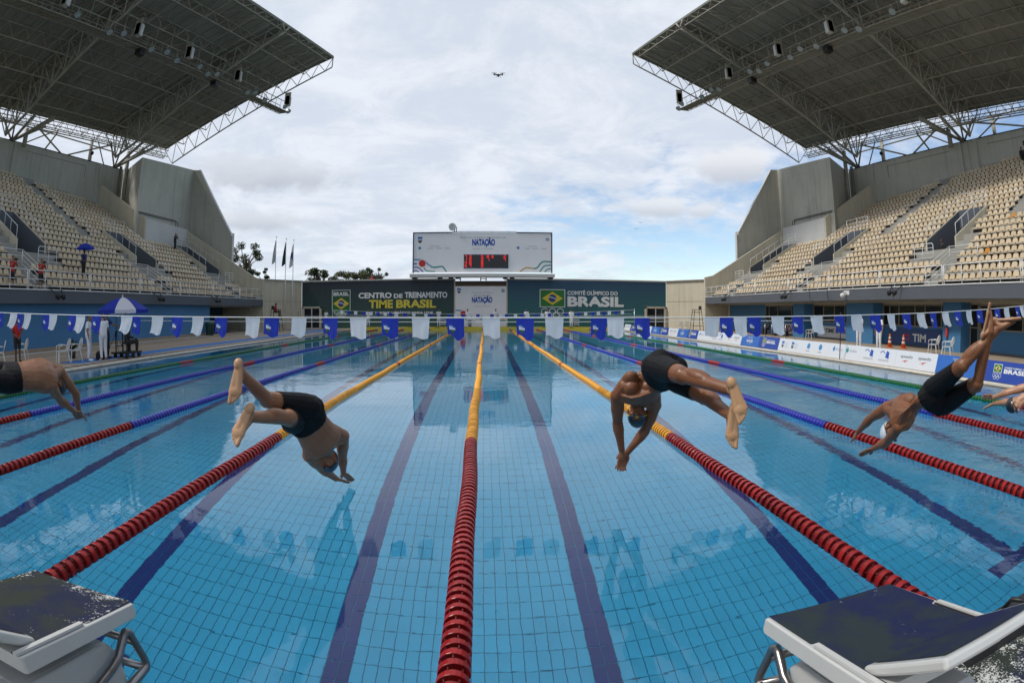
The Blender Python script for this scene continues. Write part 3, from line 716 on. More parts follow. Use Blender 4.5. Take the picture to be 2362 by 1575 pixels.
# ---------------------------------------------------------------- roofs
M['roof_under']=mat('roof_under',(.215,.215,.19),.8,var=.15,vscale=.25,dirt=((.14,.13,.11),.35,.5,.8))
M['roof_top']=mat('roof_top',(.16,.20,.17),.7)
M['roof_steel']=mat('roof_steel',(.29,.275,.225),.6,var=.25,vscale=1.5,dirt=((.24,.15,.09),1.6,.60,.78))
def roof(s,word,F,B,dz):
    """F(y),B(y): front and back edge points (|x|,z); trusses run from front to back"""
    root=thing('stand_roof','steel truss roof canopy over the %s stand'%word,'roof',(s*28,30,22))
    X=lambda x:s*x
    YN,YF=4.,50.
    def pt(u,y,d=0.0):
        fx,fz=F(y); bx,bz=B(y); x=fx+(bx-fx)*u; z=fz+(bz-fz)*u
        # slight belly
        return V((X(x),y,z-d))
    # sheet, in strips, corrugated look from the ribs between
    sh=MB(); nu,nv=14,46
    for k,(dd,) in enumerate(((0.0,),(-.10,))):
        vs=[pt(i/nu,YN+(YF-YN)*j/nv,dd) for j in range(nv+1) for i in range(nu+1)]
        sh.cur=k; sh.add(vs,[(j*(nu+1)+i,j*(nu+1)+i+1,(j+1)*(nu+1)+i+1,(j+1)*(nu+1)+i) for j in range(nv) for i in range(nu)])
    # rim
    sh.cur=1
    for j in range(nv):
        for u in (0,1):
            a,b_=YN+(YF-YN)*j/nv,YN+(YF-YN)*(j+1)/nv; sh.quad(pt(u,a,.0),pt(u,b_,.0),pt(u,b_,-.1),pt(u,a,-.1))
    sh.quad(*[pt(0,YF,0),pt(1,YF,0),pt(1,YF,-.1),pt(0,YF,-.1)])
    sh.build('roof_sheet',[M['roof_under'],M['roof_top']],root)
    ribs=MB()
    for j in range(47):
        y=YN+1.0*j; ribs.bar(pt(.0,y,.03),pt(1,y,.03),.05,.05)
    ribs.build('sheet_rib',M['roof_under'],root,kind='stuff')
    def depth(u,end=False): 
        return (1.35+1.15*u) if end else (.9+2.3*min(1,u*1.25))
    def truss(y,main):
        t=MB(); n=13; r=.13 if main else .075; wd=.55 if main else .0
        ys=(y-wd,y+wd) if main else (y,)
        up=[[pt(i/n,q,.12) for i in range(n+1)] for q in ys]
        lo=[pt((i+.5)/n*(.97) ,y,depth((i+.5)/n,not main)) for i in range(n)]
        for q in up: t.tube(q,r*.75,6)
        t.tube([pt(0,y,.9 if main else 1.3)]+lo,r,6)
        for i in range(n):
            for q in up:
                t.tube([q[i],lo[i]],r*.5,5,False); t.tube([q[i+1],lo[i]],r*.5,5,False)
        for q in up: t.tube([q[0],pt(0,y,.9 if main else 1.3)],r*.8,5)
        if main:
            for i in range(n+1): t.tube([up[0][i],up[1][i]],r*.45,5,False)
        t.build('main_truss' if main else 'edge_truss',M['roof_steel'],root)
    MY=(12.6,26.8,40.9)
    for y in MY: truss(y,True)
    truss(YF-.1,False)
    # longitudinal lattice
    for u in (0.0,.13,.27,.41,.55,.69,.83,.97):
        t=MB(); ys=[YN+(YF-YN)*j/26 for j in range(27)]; dep=.62 if u<.01 else (1.0+.6*u)
        t.tube([pt(u,y,.12) for y in ys],.055,5); low=[pt(u if u>.01 else .012,(ys[j]+ys[j+1])/2,dep) for j in range(26)]; t.tube(low,.06,5)
        for j in range(26): t.tube([pt(u,ys[j],.12),low[j]],.035,4,False); t.tube([pt(u,ys[j+1],.12),low[j]],.035,4,False)
        t.build('front_truss' if u<.01 else 'purlin_truss',M['roof_steel'],root)
    # diagonal bracing between the purlins
    t=MB()
    us=[0,.13,.27,.41,.55,.69,.83,.97]
    for y in (6,8.2,10.4,15,18.5,22,24.5,29.5,33,36.5,38.5,43,45.4,47.8):
        for k in range(7):
            a=pt(us[k],y,.2); b_=pt(us[k+1],y+(2.2 if k%2 else -2.2),.2); t.tube([a,b_],.032,4,False)
            t.tube([pt(us[k],y,1.1),pt(us[k+1],y,1.2)],.04,4,False); t.tube([pt(us[k],y,1.1),pt((us[k]+us[k+1])/2,y,.15),pt(us[k+1],y,1.2)],.03,4,False)
    t.build('roof_bracing',M['roof_steel'],root,kind='stuff')
    # double rail along the back edge
    t=MB(); ys=[YN+(YF-YN)*j/60 for j in range(61)]
    for dd,uu in ((.5,1.0),(.95,1.0),(.5,.975),(1.15,.975)): t.tube([pt(uu,y,dd) for y in ys],.045,4)
    for j in range(61):
        y=ys[j]; t.tube([pt(1,y,.3),pt(1,y,1.0),pt(.975,y,1.15)],.025,4,False)
        if j<60: t.tube([pt(1,y,.5),pt(1,ys[j+1],.95)],.022,4,False)
    t.build('gutter_frame',M['roof_steel'],root)
    # raking struts and columns standing on the back wall
    z0=ZL if s<0 else ZR; TOP=z0+13.8
    for y in (12.8,29.2,43.3):
        b0=V((X(wall_x(y)+.2),y,TOP))
        tops=[pt(.97,y-2.6,1.2),pt(.97,y+2.6,1.2),pt(.80,y-1.2,2.9),pt(.80,y+1.0,2.9),pt(.88,y+2.2,1.4),pt(.88,y-2.2,1.4)]
        for k,tp in enumerate(tops):
            c=MB(); c.tube([b0,tp],.15 if k in (2,3) else .10,7); c.build('strut',M['roof_steel'],root)
        c=MB(); c.lathe(tuple(b0),[(.34,-.05),(.34,.12),(.16,.35)],10); c.build('strut_foot',M['steel_dark'],root)
        c=MB(); cx=wall_x(y+1.3)-.7
        c.tube([(X(cx),y+.9,TOP-6 if y>40 else TOP-.5),(X(cx),y+.9,(pt(.86,y).z-2.4))],.24,10); c.build('column',M['roof_steel'],root)
        c=MB(); c.tube([(X(wall_x(y)+1.2),y-3.4,TOP-1),(X(wall_x(y)+1.2),y-3.4,pt(.97,y).z-.9)],.2,8); c.build('column',M['roof_steel'],root)
    t=MB()
    for a,b_ in ((12.8,29.2),(29.2,43.3)):
        mid=(a+b_)/2
        A=V((X(wall_x(a)+.6),a,TOP+.6)); Bq=V((X(wall_x(b_)+.6),b_,TOP+.6)); mlow=V((X(wall_x(mid)+.6),mid,TOP)); 
        t.tube([pt(.99,a+2,1.2),mlow],.09,5); t.tube([pt(.99,b_-2,1.2),mlow],.09,5); t.tube([A+V((0,0,1.2)),Bq+V((0,0,1.2))],.08,5)
        t.tube([pt(.99,a+4.5,1.2),V((X(wall_x(a+4.5)+2.),a+4.5,TOP-1))],.10,5)
        t.tube([pt(.99,mid+3,1.2),V((X(wall_x(b_)+.6),b_-1.4,TOP))],.07,5); t.tube([pt(.99,mid-3,1.2),V((X(wall_x(a)+.6),a+1.4,TOP))],.07,5)
    t.build('wind_brace',M['roof_steel'],root)
    # catwalk hung along the front third
    cw=MB(); U=.30
    def cp(y,dx=0,d=0): 
        p=pt(U,y,0); return V((p.x+s*dx,y,p.z-3.05-d))
    ys=[YN+.9*j for j in range(54)]; yend=51.6
    F2=lambda y:(cp(min(y,50)).x, )
    def cpe(y,dx,d): 
        if y<=50: return cp(y,dx,d)
        a=cp(50,dx,d); b2=cp(49,dx,d); return a+(a-b2)*(y-50)
    ys=[y for y in ys if y<yend]+[yend]
    for dx,d_ in ((-.6,0),(.6,0),(-.6,-1.0),(.6,-1.0)): cw.tube([cpe(y,dx,d_) for y in ys],.045,4)
    for y in ys:
        cw.tube([cpe(y,-.6,0),cpe(y,.6,0)],.03,4,False); cw.tube([cpe(y,-.6,0),cpe(y,-.6,-1.0)],.022,4,False); cw.tube([cpe(y,.6,0),cpe(y,.6,-1.0)],.022,4,False)
        cw.tube([cpe(y,-.2,0),cpe(min(y+.9,yend),-.2,0)],.03,4,False); cw.tube([cpe(y,.25,0),cpe(min(y+.9,yend),.25,0)],.03,4,False)
    cw.build('catwalk',M['roof_steel'],root)
    cw=MB()
    for y in ys[::2]:
        if y<49: cw.tube([cpe(y,-.6,-1.0),V((cpe(y,-.6,0).x,y,pt(U,y,.2).z))],.03,4,False)
    cw.build('hanger',M['roof_steel'],root)
    cw=MB(); cw.add([cpe(y,dx,-.02) for y in ys for dx in (-.5,.5)],[(2*i,2*i+1,2*i+3,2*i+2) for i in range(len(ys)-1)]); cw.build('catwalk_floor',M['roof_under'],root)
    # flood lights and cabinets that hang from it
    words={-1:'left',1:'right'}[s]
    def lamp(p,k):
        t_=thing('floodlight','%s round floodlight from the far end of the catwalk under the %s roof'%(ORD[k],words),'floodlight',tuple(p),'floodlights under the %s roof'%words)
        a=V((-s*.55,-.2,-.8)).normalized(); mb=MB(); mb.lathe(tuple(p),[(.08,-.30),(.20,-.16),(.29,0),(.30,.06)],14,tuple(a),cap=False); mb.lathe(tuple(p),[(.02,-.34),(.10,-.30),(.10,-.22),(.02,-.2)],10,tuple(a)); mb.build('housing',M['steel'],t_)
        mb=MB(); mb.lathe(tuple(p),[(.001,.03),(.28,.03)],14,tuple(a),cap=False); mb.build('glass',M['lamp_glass'],t_)
        mb=MB(); mb.bar(tuple(p-a*.15),tuple(p-a*.15+V((0,0,.55))),.05); mb.build('bracket',M['roof_steel'],t_)
    k=0
    for y in (50.9,50.2,46.5,44.8,43.6,38.8,37.6,36.4,33.5,32.2,30.4,27.2,25.8,22.4):
        lamp(cpe(y,-.95,-.25 if k%2 else .1),k); k+=1
    for kk,y in enumerate((50.6,41.8,34.8,28.6,21.0)):
        t_=thing('speaker_cabinet','%s pale box cabinet from the far end of the %s roof catwalk'%(ORD[kk],words),'cabinet',tuple(cpe(y,-.9,-1.)),'pale cabinets hanging from the %s roof'%words)
        c=cpe(y,-1.0,-1.0); mb=MB(); mb.obox(tuple(c),(.22,0,0),(0,.30,.0),(0,0,.5)); mb.build('body',M['white_wall'],t_); mb=MB(); mb.box((c.x-.34,c.y-.3,c.z-.55),(c.x+.34,c.y-.24,c.z+.9)); mb.build('frame',M['roof_steel'],t_)
    for kk,y in enumerate((39.6,30.0)):
        c=cpe(y,-.2,.35); t_=thing('loudspeaker','%s small black loudspeaker from the far end under the %s catwalk'%(ORD[kk],words),'loudspeaker',tuple(c),'black loudspeakers under the %s roof'%words)
        mb=MB(); mb.obox(tuple(c),(.3,0,0),(0,.32,0),(0,0,.22)); mb.build('body',M['black_metal'],t_); mb=MB(); mb.bar(tuple(c),tuple(c+V((0,0,.4))),.06); mb.build('hook',M['steel_dark'],t_)
    return root
M['lamp_glass']=mat('lamp_glass',(.30,.36,.38),.08,.0,spec=.8)
roof(-1,'left', lambda y:(15.9+.25*(50-y),28.5-.055*(50-y)), lambda y:(35.7+.17*(50-y),20.2-.05*(50-y)),0)
roof(1,'right', lambda y:(15.2+.24*(50-y),29.0-.055*(50-y)), lambda y:(35.7+.17*(50-y),20.5-.055*(50-y)),0)
# ================================================================ LETTERING
_tc={}
def glyphs(s,bold):
    k=(s,bold)
    if k not in _tc:
        cu=bpy.data.curves.new('lettering','FONT'); cu.body=s; cu.offset=bold; cu.resolution_u=3
        o=bpy.data.objects.new('lettering',cu); COL.objects.link(o)
        dg=bpy.context.evaluated_depsgraph_get(); me=o.evaluated_get(dg).to_mesh()
        v=np.array([q.co[:] for q in me.vertices]); f=[tuple(p.vertices) for p in me.polygons]
        o.evaluated_get(dg).to_mesh_clear(); COL.objects.unlink(o); bpy.data.objects.remove(o)
        _tc[k]=(v,f)
    return _tc[k]
def put_text(mb,s,o,u,v,w,h,bold=.02,n=(0,0,0)):
    """lettering as flat print: lower-left corner o, width w along u, height h along v"""
    a,f=glyphs(s,bold); mn=a.min(0); mx=a.max(0); o=V(o); u=V(u); v=V(v)
    sx=w/(mx[0]-mn[0]); sy=h/(mx[1]-mn[1])
    mb.add([o+u*float((p[0]-mn[0])*sx)+v*float((p[1]-mn[1])*sy) for p in a],f)
def disc(mb,c,u,v,r,n=18,r0=0.0,sq=1.0):
    c=V(c);u=V(u);v=V(v)
    if r0<=0: mb.add([c+u*cos(2*pi*k/n)*r+v*sin(2*pi*k/n)*r*sq for k in range(n)],[tuple(range(n))])
    else: mb.add([c+(u*cos(2*pi*k/n)+v*sin(2*pi*k/n))*q for q in (r,r0) for k in range(n)],[(k,(k+1)%n,(k+1)%n+n,k+n) for k in range(n)])
def poly(mb,o,u,v,pts): o=V(o);u=V(u);v=V(v); mb.add([o+u*a+v*b for a,b in pts],[tuple(range(len(pts)))])
def ribbon(mb,o,u,v,pts,w):
    o=V(o);u=V(u);v=V(v); P=[]
    # smooth the control points
    q=[]
    for i in range(len(pts)-1):
        p0=pts[max(i-1,0)];p1=pts[i];p2=pts[i+1];p3=pts[min(i+2,len(pts)-1)]
        for k in range(6):
            t=k/6; q.append(tuple(.5*((2*p1[j])+(-p0[j]+p2[j])*t+(2*p0[j]-5*p1[j]+4*p2[j]-p3[j])*t*t+(-p0[j]+3*p1[j]-3*p2[j]+p3[j])*t**3) for j in (0,1)))
    q.append(pts[-1]); vs=[]
    for i,p in enumerate(q):
        a=q[max(i-1,0)];b=q[min(i+1,len(q)-1)]; d=V((b[0]-a[0],b[1]-a[1])).normalized(); nx,ny=-d.y,d.x
        vs+= [o+u*(p[0]+nx*w/2)+v*(p[1]+ny*w/2),o+u*(p[0]-nx*w/2)+v*(p[1]-ny*w/2)]
    mb.add(vs,[(2*i,2*i+1,2*i+3,2*i+2) for i in range(len(q)-1)])
P_={k:mat('print_'+k,c,.7) for k,c in dict(white=(.66,.68,.68),yellow=(.55,.47,.05),navy=(.03,.07,.20),grey=(.30,.32,.36),teal=(.02,.25,.24),sky=(.05,.22,.46),red=(.50,.025,.02),green=(.02,.16,.03),flagblue=(.02,.05,.20),flagyellow=(.60,.46,.04),gold=(.45,.28,.06),dark=(.03,.035,.04),royal=(.02,.075,.36),blue2=(.045,.15,.45),lightgrey=(.50,.52,.55)).items()}
UX,UZ=(1,0,0),(0,0,1)
M['white_cloth2']=mat('banner_sheet',(.74,.74,.76),.7,var=.04,vscale=.6)
def brazil_flag(root,c,u,v,w,h,n,field=True):
    """n: unit vector towards the viewer"""
    c=V(c);u=V(u);v=V(v);n=V(n)
    if field: m=MB(); poly(m,c,u,v,[(-w/2,-h/2),(w/2,-h/2),(w/2,h/2),(-w/2,h/2)]); m.build('flag_field',P_['green'],root)
    m=MB(); poly(m,c+n*.004,u,v,[(-w*.43,0),(0,-h*.40),(w*.43,0),(0,h*.40)]); m.build('flag_lozenge',P_['flagyellow'],root)
    m=MB(); disc(m,c+n*.008,u,v,h*.235,20); m.build('flag_disc',P_['flagblue'],root)
    m=MB(); r=h*.235; ribbon(m,c+n*.012,u,v,[(-r*.95,r*.28),(-r*.2,r*.24),(r*.5,-.02*r),(r*.9,-r*.36)],r*.2); m.build('flag_band',P_['white'],root)
def rings(root,c,u,v,r,n,m_='white'):
    c=V(c);u=V(u);v=V(v);m=MB()
    for k,(a,b) in enumerate(((-2.25,0),(0,0),(2.25,0),(-1.12,-1.0),(1.12,-1.0))): disc(m,c+u*a*r+v*b*r+V(n)*.001*k,u,v,r,20,r*.82)
    m.build('rings',P_[m_],root)

# ================================================================ FAR WALL
YW=55.0
def gradient(name,c0,c1,z0,z1):
    m,t,b=node_mat(name); tc=t.nodes.new('ShaderNodeTexCoord').outputs['Object']; s=t.nodes.new('ShaderNodeSeparateXYZ'); t.links.new(tc,s.inputs[0])
    r=t.nodes.new('ShaderNodeMapRange'); t.links.new(s.outputs[2],r.inputs[0]); r.inputs[1].default_value=z0; r.inputs[2].default_value=z1
    x=t.nodes.new('ShaderNodeMixRGB'); t.links.new(r.outputs[0],x.inputs[0]); x.inputs[1].default_value=(*c0,1); x.inputs[2].default_value=(*c1,1); t.links.new(x.outputs[0],b.inputs['Base Color']); b.inputs['Roughness'].default_value=.6
    return m
def far_wall(name,label,x0,x1,c0,c1,door):
    r=thing(name,label,'wall',((x0+x1)/2,YW,0))
    b=MB(); b.box((x0,YW,0),(x1,YW+.4,5.0)); b.build('wall_body',M['beige_wall'],r)
    b=MB(); b.box((x0-.05,YW-.08,5.0),(x1+.05,YW+.45,5.10)); b.build('coping',M['white_wall'],r)
    d0,d1=door; gx0,gx1=x0+.02,x1-.02
    b=MB()
    if d0<0: rects=[((gx0,2.35),(gx1,4.93)),((d1+.2,.03),(gx1,2.35))]
    else: rects=[((gx0,2.35),(gx1,4.93)),((gx0,.03),(d0-.2,2.35))]
    for (a,c),(e,g) in rects: b.box((a,YW-.035,c),(e,YW-.001,g))
    b.build('mural_panel',gradient('mural_'+name,c0,c1,.3,4.8),r)
    for q in range(1,7):
        xx=x0+(x1-x0)*q/7; b=MB(); b.box((xx-.006,YW-.0375,2.4),(xx+.006,YW-.0352,4.93)); b.build('panel_seam',M['slate'],r)
    dr=MB(); 
    for (a,e) in ((d0-.18,d0),(d1,d1+.18)): dr.box((a,YW-.22,.03),(e,YW-.002,2.32))
    dr.box((d0-.18,YW-.22,2.15),(d1+.18,YW-.002,2.34)); dr.build('door_surround',M['beige_wall'],r)
    fr=MB(); mid=(d0+d1)/2
    for (a,e) in ((d0,d0+.07),(mid-.05,mid+.05),(d1-.07,d1)): fr.box((a,YW-.12,.03),(e,YW-.05,2.15))
    fr.box((d0,YW-.119,1.0),(d1,YW-.06,1.06)); fr.box((d0,YW-.119,.03),(d1,YW-.06,.1)); door_=fr.build('door_frame',M['white_paint'],r)
    for (a,e) in ((d0+.07,mid-.05),(mid+.05,d1-.07)):
        g=MB(); g.box((a,YW-.09,.03),(e,YW-.08,2.15)); g.build('pane',M['glass_dark'],door_)
    return r
WL=far_wall('mural_wall','dark green mural wall with training centre lettering left of the scoreboard',-19.39,-3.0,(.012,.062,.050),(.014,.022,.034),(-19.15,-17.3))
WR=far_wall('mural_wall','teal mural wall with large white lettering right of the scoreboard',2.45,19.39,(.014,.125,.115),(.016,.058,.118),(17.15,19.2))
yt=YW-.05
m=MB(); put_text(m,'CENTRO',(-13.03,yt,3.12),UX,UZ,3.55,.60,.035); put_text(m,'DE',(-9.25,yt,3.12),UX,UZ,.92,.45,.035); put_text(m,'TREINAMENTO',(-8.1,yt,3.12),UX,UZ,4.40,.62,.035); m.build('lettering',P_['white'],WL)
m=MB(); put_text(m,'TIME',(-11.9,yt,2.10),UX,UZ,2.55,.86,.04); put_text(m,'BRASIL',(-9.0,yt,2.10),UX,UZ,4.15,.86,.04); m.build('lettering',P_['yellow'],WL)
m=MB(); put_text(m,'PARQUE AQUÁTICO MARIA LENK',(-11.2,yt,1.44),UX,UZ,6.1,.36,.02); m.build('lettering',P_['white'],WL)
sh=[(-1,1.4),(1,1.4),(1,-.72),(0,-1.42),(-1,-.72)]
m=MB(); poly(m,(-14.93,yt+.006,2.64),UX,UZ,[(a*1.02,b) for a,b in sh]); m.build('shield',P_['white'],WL)
m=MB(); poly(m,(-14.93,yt,2.64),UX,UZ,[(a*.96,b*.965) for a,b in sh]); m.build('shield_field',gradient('shield_print',(.01,.13,.02),(.012,.045,.03),2.0,4.0),WL)
m=MB(); put_text(m,'BRASIL',(-15.78,yt-.004,3.42),UX,UZ,1.7,.40,.03); m.build('lettering',P_['white'],WL)
brazil_flag(WL,(-14.93,yt-.004,2.62),UX,UZ,2.05,1.5,(0,-1,0),False); rings(WL,(-14.93,yt-.004,1.70),UX,UZ,.24,(0,-1,0))
m=MB(); poly(m,(7.08,yt+.006,3.09),UX,UZ,[(-1.32,-.92),(1.32,-.92),(1.32,.92),(-1.32,.92)]); m.build('flag_border',P_['white'],WR)
brazil_flag(WR,(7.08,yt,3.09),UX,UZ,2.5,1.70,(0,-1,0)); rings(WR,(7.08,yt,1.72),UX,UZ,.36,(0,-1,0))
m=MB(); put_text(m,'COMITÊ OLÍMPICO DO',(8.64,yt,3.45),UX,UZ,5.35,.52,.03); m.build('lettering',P_['white'],WR)
m=MB(); put_text(m,'BRASIL',(8.64,yt,2.24),UX,UZ,6.0,1.08,.045); m.build('lettering',P_['white'],WR)
# plain beige walls that join mural and stands
for s,w_ in ((-1,'left'),(1,'right')):
    r=thing('boundary_wall','plain beige wall between the mural and the %s stand'%w_,'wall',(s*20.7,52.4,0))
    b=MB(); a0=V((s*19.42,YW,0)); a1=V((s*22.25,50.02,0)); up_=V((0,0,5.05)); k_=V((s*.25,.25,0))
    b.prism([a0,a1,a1+up_,a0+up_],k_); b.build('wall_body',M['beige_wall'],r)
    b=MB(); b.bar(a0+up_+V((0,0,.04)),a1+up_+V((0,0,.04)),.42,.07); b.build('coping',M['white_wall'],r)
    b=MB(); dn=V((-s*.004,-.004,0)); b.bar(a0+V((0,0,2.9))+dn,a1+V((0,0,2.9))+dn,.02,.025); b.build('wall_joint',M['crack'],r)
# middle wall: piers, shutter housing, event banner
r=thing('event_banner','tall white event banner with blue title between the two mural walls','banner',(-.27,YW,0)); EB=r
b=MB(); b.box((-2.88,YW+.02,.03),(2.34,YW+.07,4.31)); b.build('sheet',M['white_cloth2'],r)
r=thing('gate_pier_wall','beige piers and dark beam above the white event banner','wall',(-.27,YW,0))
for x in (-2.99,2.345):
    b=MB(); b.box((x,YW-.02,0),(x+.10,YW+.42,5.1)); b.build('pier',M['beige_wall'],r)
b=MB(); b.box((-2.88,YW+.1,4.32),(2.34,YW+.3,4.62)); b.build('beam',mat('rust_beam',(.10,.055,.03),.8,var=.3,vscale=3),r)
b=MB(); b.box((-2.88,YW+.08,4.62),(2.34,YW+.3,4.84)); b.build('beam_cap',M['black_metal'],r)
def waves(root,o,k,n):
    o=V(o)
    m=MB(); ribbon(m,o,UX,UZ,[(0,1.28*k),(1.0*k,1.20*k),(1.5*k,.75*k),(2.1*k,.45*k),(2.9*k,.55*k),(3.2*k,.2*k),(3.35*k,.0)],.13*k); m.build('wave_print',P_['sky'],root)
    m=MB(); ribbon(m,o+V(n)*.003,UX,UZ,[(1.75*k,.50*k),(2.3*k,.48*k),(2.9*k,.55*k),(3.2*k,.2*k),(3.35*k,.02)],.135*k); m.build('wave_print',P_['teal'],root)
    m=MB(); ribbon(m,o,UX,UZ,[(0,.48*k),(.45*k,.45*k),(.95*k,.02)],.11*k); ribbon(m,o,UX,UZ,[(0,.14*k),(.3*k,.12*k),(.5*k,.0)],.10*k); ribbon(m,o,UX,UZ,[(0,.84*k),(.3*k,.84*k)],.12*k); m.build('wave_print',P_['royal'],root)
    m=MB(); ribbon(m,o,UX,UZ,[(1.02*k,.45*k),(1.35*k,.12*k),(2.2*k,.05*k)],.10*k); m.build('wave_print',P_['teal'],root)
    m=MB(); disc(m,o+V((.86*k,0,.88*k))+V(n)*.004,UX,UZ,.42*k,20); m.build('disc_border',P_['white'],root)
    m=MB(); disc(m,o+V((.86*k,0,.88*k))+V(n)*.008,UX,UZ,.355*k,20); m.build('red_disc',P_['red'],root)
def small_shield(root,c,u,v,k,n):
    c=V(c);u=V(u);v=V(v)
    m=MB(); poly(m,c,u,v,[(-.5*k,.62*k),(.5*k,.62*k),(.5*k,.30*k),(-.5*k,.30*k)]); m.build('shield_top',P_['royal'],root)
    m=MB(); poly(m,c,u,v,[(-.5*k,-.15*k),(.5*k,-.15*k),(.3*k,-.55*k),(0,-.75*k),(-.3*k,-.55*k)]); m.build('shield_base',P_['dark'],root)
    m=MB(); poly(m,c,u,v,[(-.5*k,.22*k),(.5*k,.26*k),(.5*k,.05*k),(-.5*k,.0)]); m.build('shield_band',P_['sky'],root)
# event banner print
yb=YW+.014
m=MB(); put_text(m,'NATAÇÃO',(-1.19,yb,2.48),UX,UZ,2.11,.86,.06); m.build('lettering',P_['royal'],EB)
m=MB(); put_text(m,'SELETIVA OLÍMPICA',(-1.25,yb,3.56),UX,UZ,2.25,.18,.0); put_text(m,'BRASILEIRA DE',(-.98,yb,3.27),UX,UZ,1.7,.18,.0); put_text(m,'RUMO A TÓQUIO',(-.95,yb,2.18),UX,UZ,1.65,.17,.0); m.build('lettering',P_['grey'],EB)
small_shield(EB,(-2.5,yb,3.85),UX,UZ,.38,(0,-1,0)); waves(EB,(-2.86,yb,.62),.95,(0,-1,0))
m=MB(); ribbon(m,(0,yb,.3),UX,UZ,[(-.6,.9),(0,.55),(.9,.5),(2.3,.45)],.12); m.build('wave_print',P_['teal'],EB)
m=MB(); ribbon(m,(0,yb,.3),UX,UZ,[(1.3,.75),(1.8,.62),(2.3,.72)],.10); m.build('wave_print',P_['gold'],EB)
m=MB(); poly(m,(2.0,yb,3.85),UX,UZ,[(-.17,-.17),(.17,-.17),(.17,.17),(-.17,.17)]); m.build('partner_mark',P_['grey'],EB)

# ================================================================ SCOREBOARD
yS=54.4
sb=thing('scoreboard','big white scoreboard with blue title and red digits above the far wall','scoreboard',(0,yS,5.6))
b=MB(); b.box((-7.12,yS,5.72),(6.88,yS+.25,9.72)); b.build('face',M['white_cloth2'],sb)
b=MB()
b.box((-7.24,yS-.04,5.66),(-7.121,yS+.3,9.82)); b.box((6.881,yS-.04,5.66),(7.01,yS+.3,9.82)); b.box((-7.24,yS-.04,9.74),(-3.2,yS+.3,9.83)); b.box((3.3,yS-.04,9.74),(7.01,yS+.3,9.83)); b.build('frame',mat('frame_navy',(.03,.04,.09),.5),sb)
b=MB(); b.bar((-3.2,yS,9.86),(3.3,yS,9.86),.05); b.bar((-3.2,yS,9.76),(3.3,yS,9.76),.04)
for k in range(9): b.bar((-3.1+k*.8,yS,9.76),(-3.1+k*.8,yS,9.86),.03)
b.build('top_rail',M['slate'],sb)
b=MB(); b.box((-7.44,yS-.7,5.18),(7.17,yS+.9,5.50)); b.build('ledge',M['white_wall'],sb)
b=MB()
for x in (-7.0,-4.4,-3.3,2.9,6.8,-2.6,2.2): b.box((x-.22,yS-.4,5.04),(x+.22,yS+.8,5.18)); 
b.build('bearing',M['black_metal'],sb)
b=MB()
for x in (-2.35,-.28,-.28+.55,2.2): b.box((x-.05,yS+.2,4.84),(x+.05,yS+.4,5.2))
b.box((-.28,yS+.22,5.0),(.27,yS+.38,5.06)); b.build('post',M['black_metal'],sb)
M['led_body']=mat('led_body',(.012,.012,.013),.35); M['led_red']=mat('led_red',(.5,.02,.02),.5,emit=(1,.02,.015,.9))
b=MB(); b.box((-1.99,yS-.08,6.13),(2.51,yS-.001,7.46)); b.build('display',M['led_body'],sb)
b=MB(); b.box((-2.03,yS-.06,6.09),(2.55,yS-.0012,6.129)); b.box((-2.03,yS-.06,7.461),(2.55,yS-.0012,7.50)); b.build('display_frame',P_['navy'],sb)
m=MB()
def digit(x,z,seg,w=.16,h=.25):
    t_=.035
    S7={'a':((0,h),(w,h)),'b':((w,h/2),(w,h)),'c':((w,0),(w,h/2)),'d':((0,0),(w,0)),'e':((0,0),(0,h/2)),'f':((0,h/2),(0,h)),'g':((0,h/2),(w,h/2))}
    for q in seg:
        (a,b_),(c,d_)=S7[q]; m.box((x+a-t_/2,yS-.09,z+b_-t_/2),(x+c+t_/2,yS-.081,z+d_+t_/2))
SEG={'0':'abcdef','1':'bc','2':'abged','3':'abgcd','4':'fgbc','5':'afgcd','6':'afgecd','7':'abc','8':'abcdefg','9':'abcdfg'}
for row,(lane,a,bb,cc,dd,ee) in enumerate((('7','3','5','8','6','2'),('1','9','2','','','7'),('4','8','8','','',''),('5','7','0','','',''))):
    z=7.16-.32*row
    digit(-1.88,z,SEG[lane]); digit(-1.42,z,SEG[a]); digit(-.22,z,SEG[bb])
    if row==0: digit(.35,z,SEG[cc]); digit(.85,z,SEG[dd],.13,.22)
    if row==1: digit(.40,z,SEG['1'])
    if ee: digit(2.05,z,SEG[ee])
m.build('digits',M['led_red'],sb)
ys_=yS-.006
m=MB(); put_text(m,'NATAÇÃO',(-1.17,ys_,8.26),UX,UZ,2.33,.98,.06); m.build('lettering',P_['royal'],sb)
m=MB(); put_text(m,'SELETIVA OLÍMPICA BRASILEIRA DE',(-2.41,ys_,9.15),UX,UZ,4.67,.24,.0); put_text(m,'RUMO A TÓQUIO',(-1.03,ys_,7.98),UX,UZ,1.97,.22,.0); m.build('lettering',P_['grey'],sb)
small_shield(sb,(-6.5,ys_,9.05),UX,UZ,.48,(0,-1,0)); waves(sb,(-7.1,ys_,5.74),1.0,(0,-1,0))
m=MB(); ribbon(m,(0,ys_,5.74),UX,UZ,[(3.7,.02),(4.3,.42),(5.0,.36),(5.4,.42),(6.0,1.05),(6.86,1.05)],.13); m.build('wave_print',P_['gold'],sb)
m=MB(); ribbon(m,(0,ys_-.003,5.74),UX,UZ,[(5.1,.36),(5.45,.45),(6.0,1.04),(6.86,1.05)],.135); ribbon(m,(0,ys_,5.74),UX,UZ,[(5.7,.02),(6.2,.62),(6.86,.70)],.12); ribbon(m,(0,ys_,5.74),UX,UZ,[(6.2,.0),(6.5,.28),(6.86,.34)],.11); m.build('wave_print',P_['teal'],sb)
m=MB()
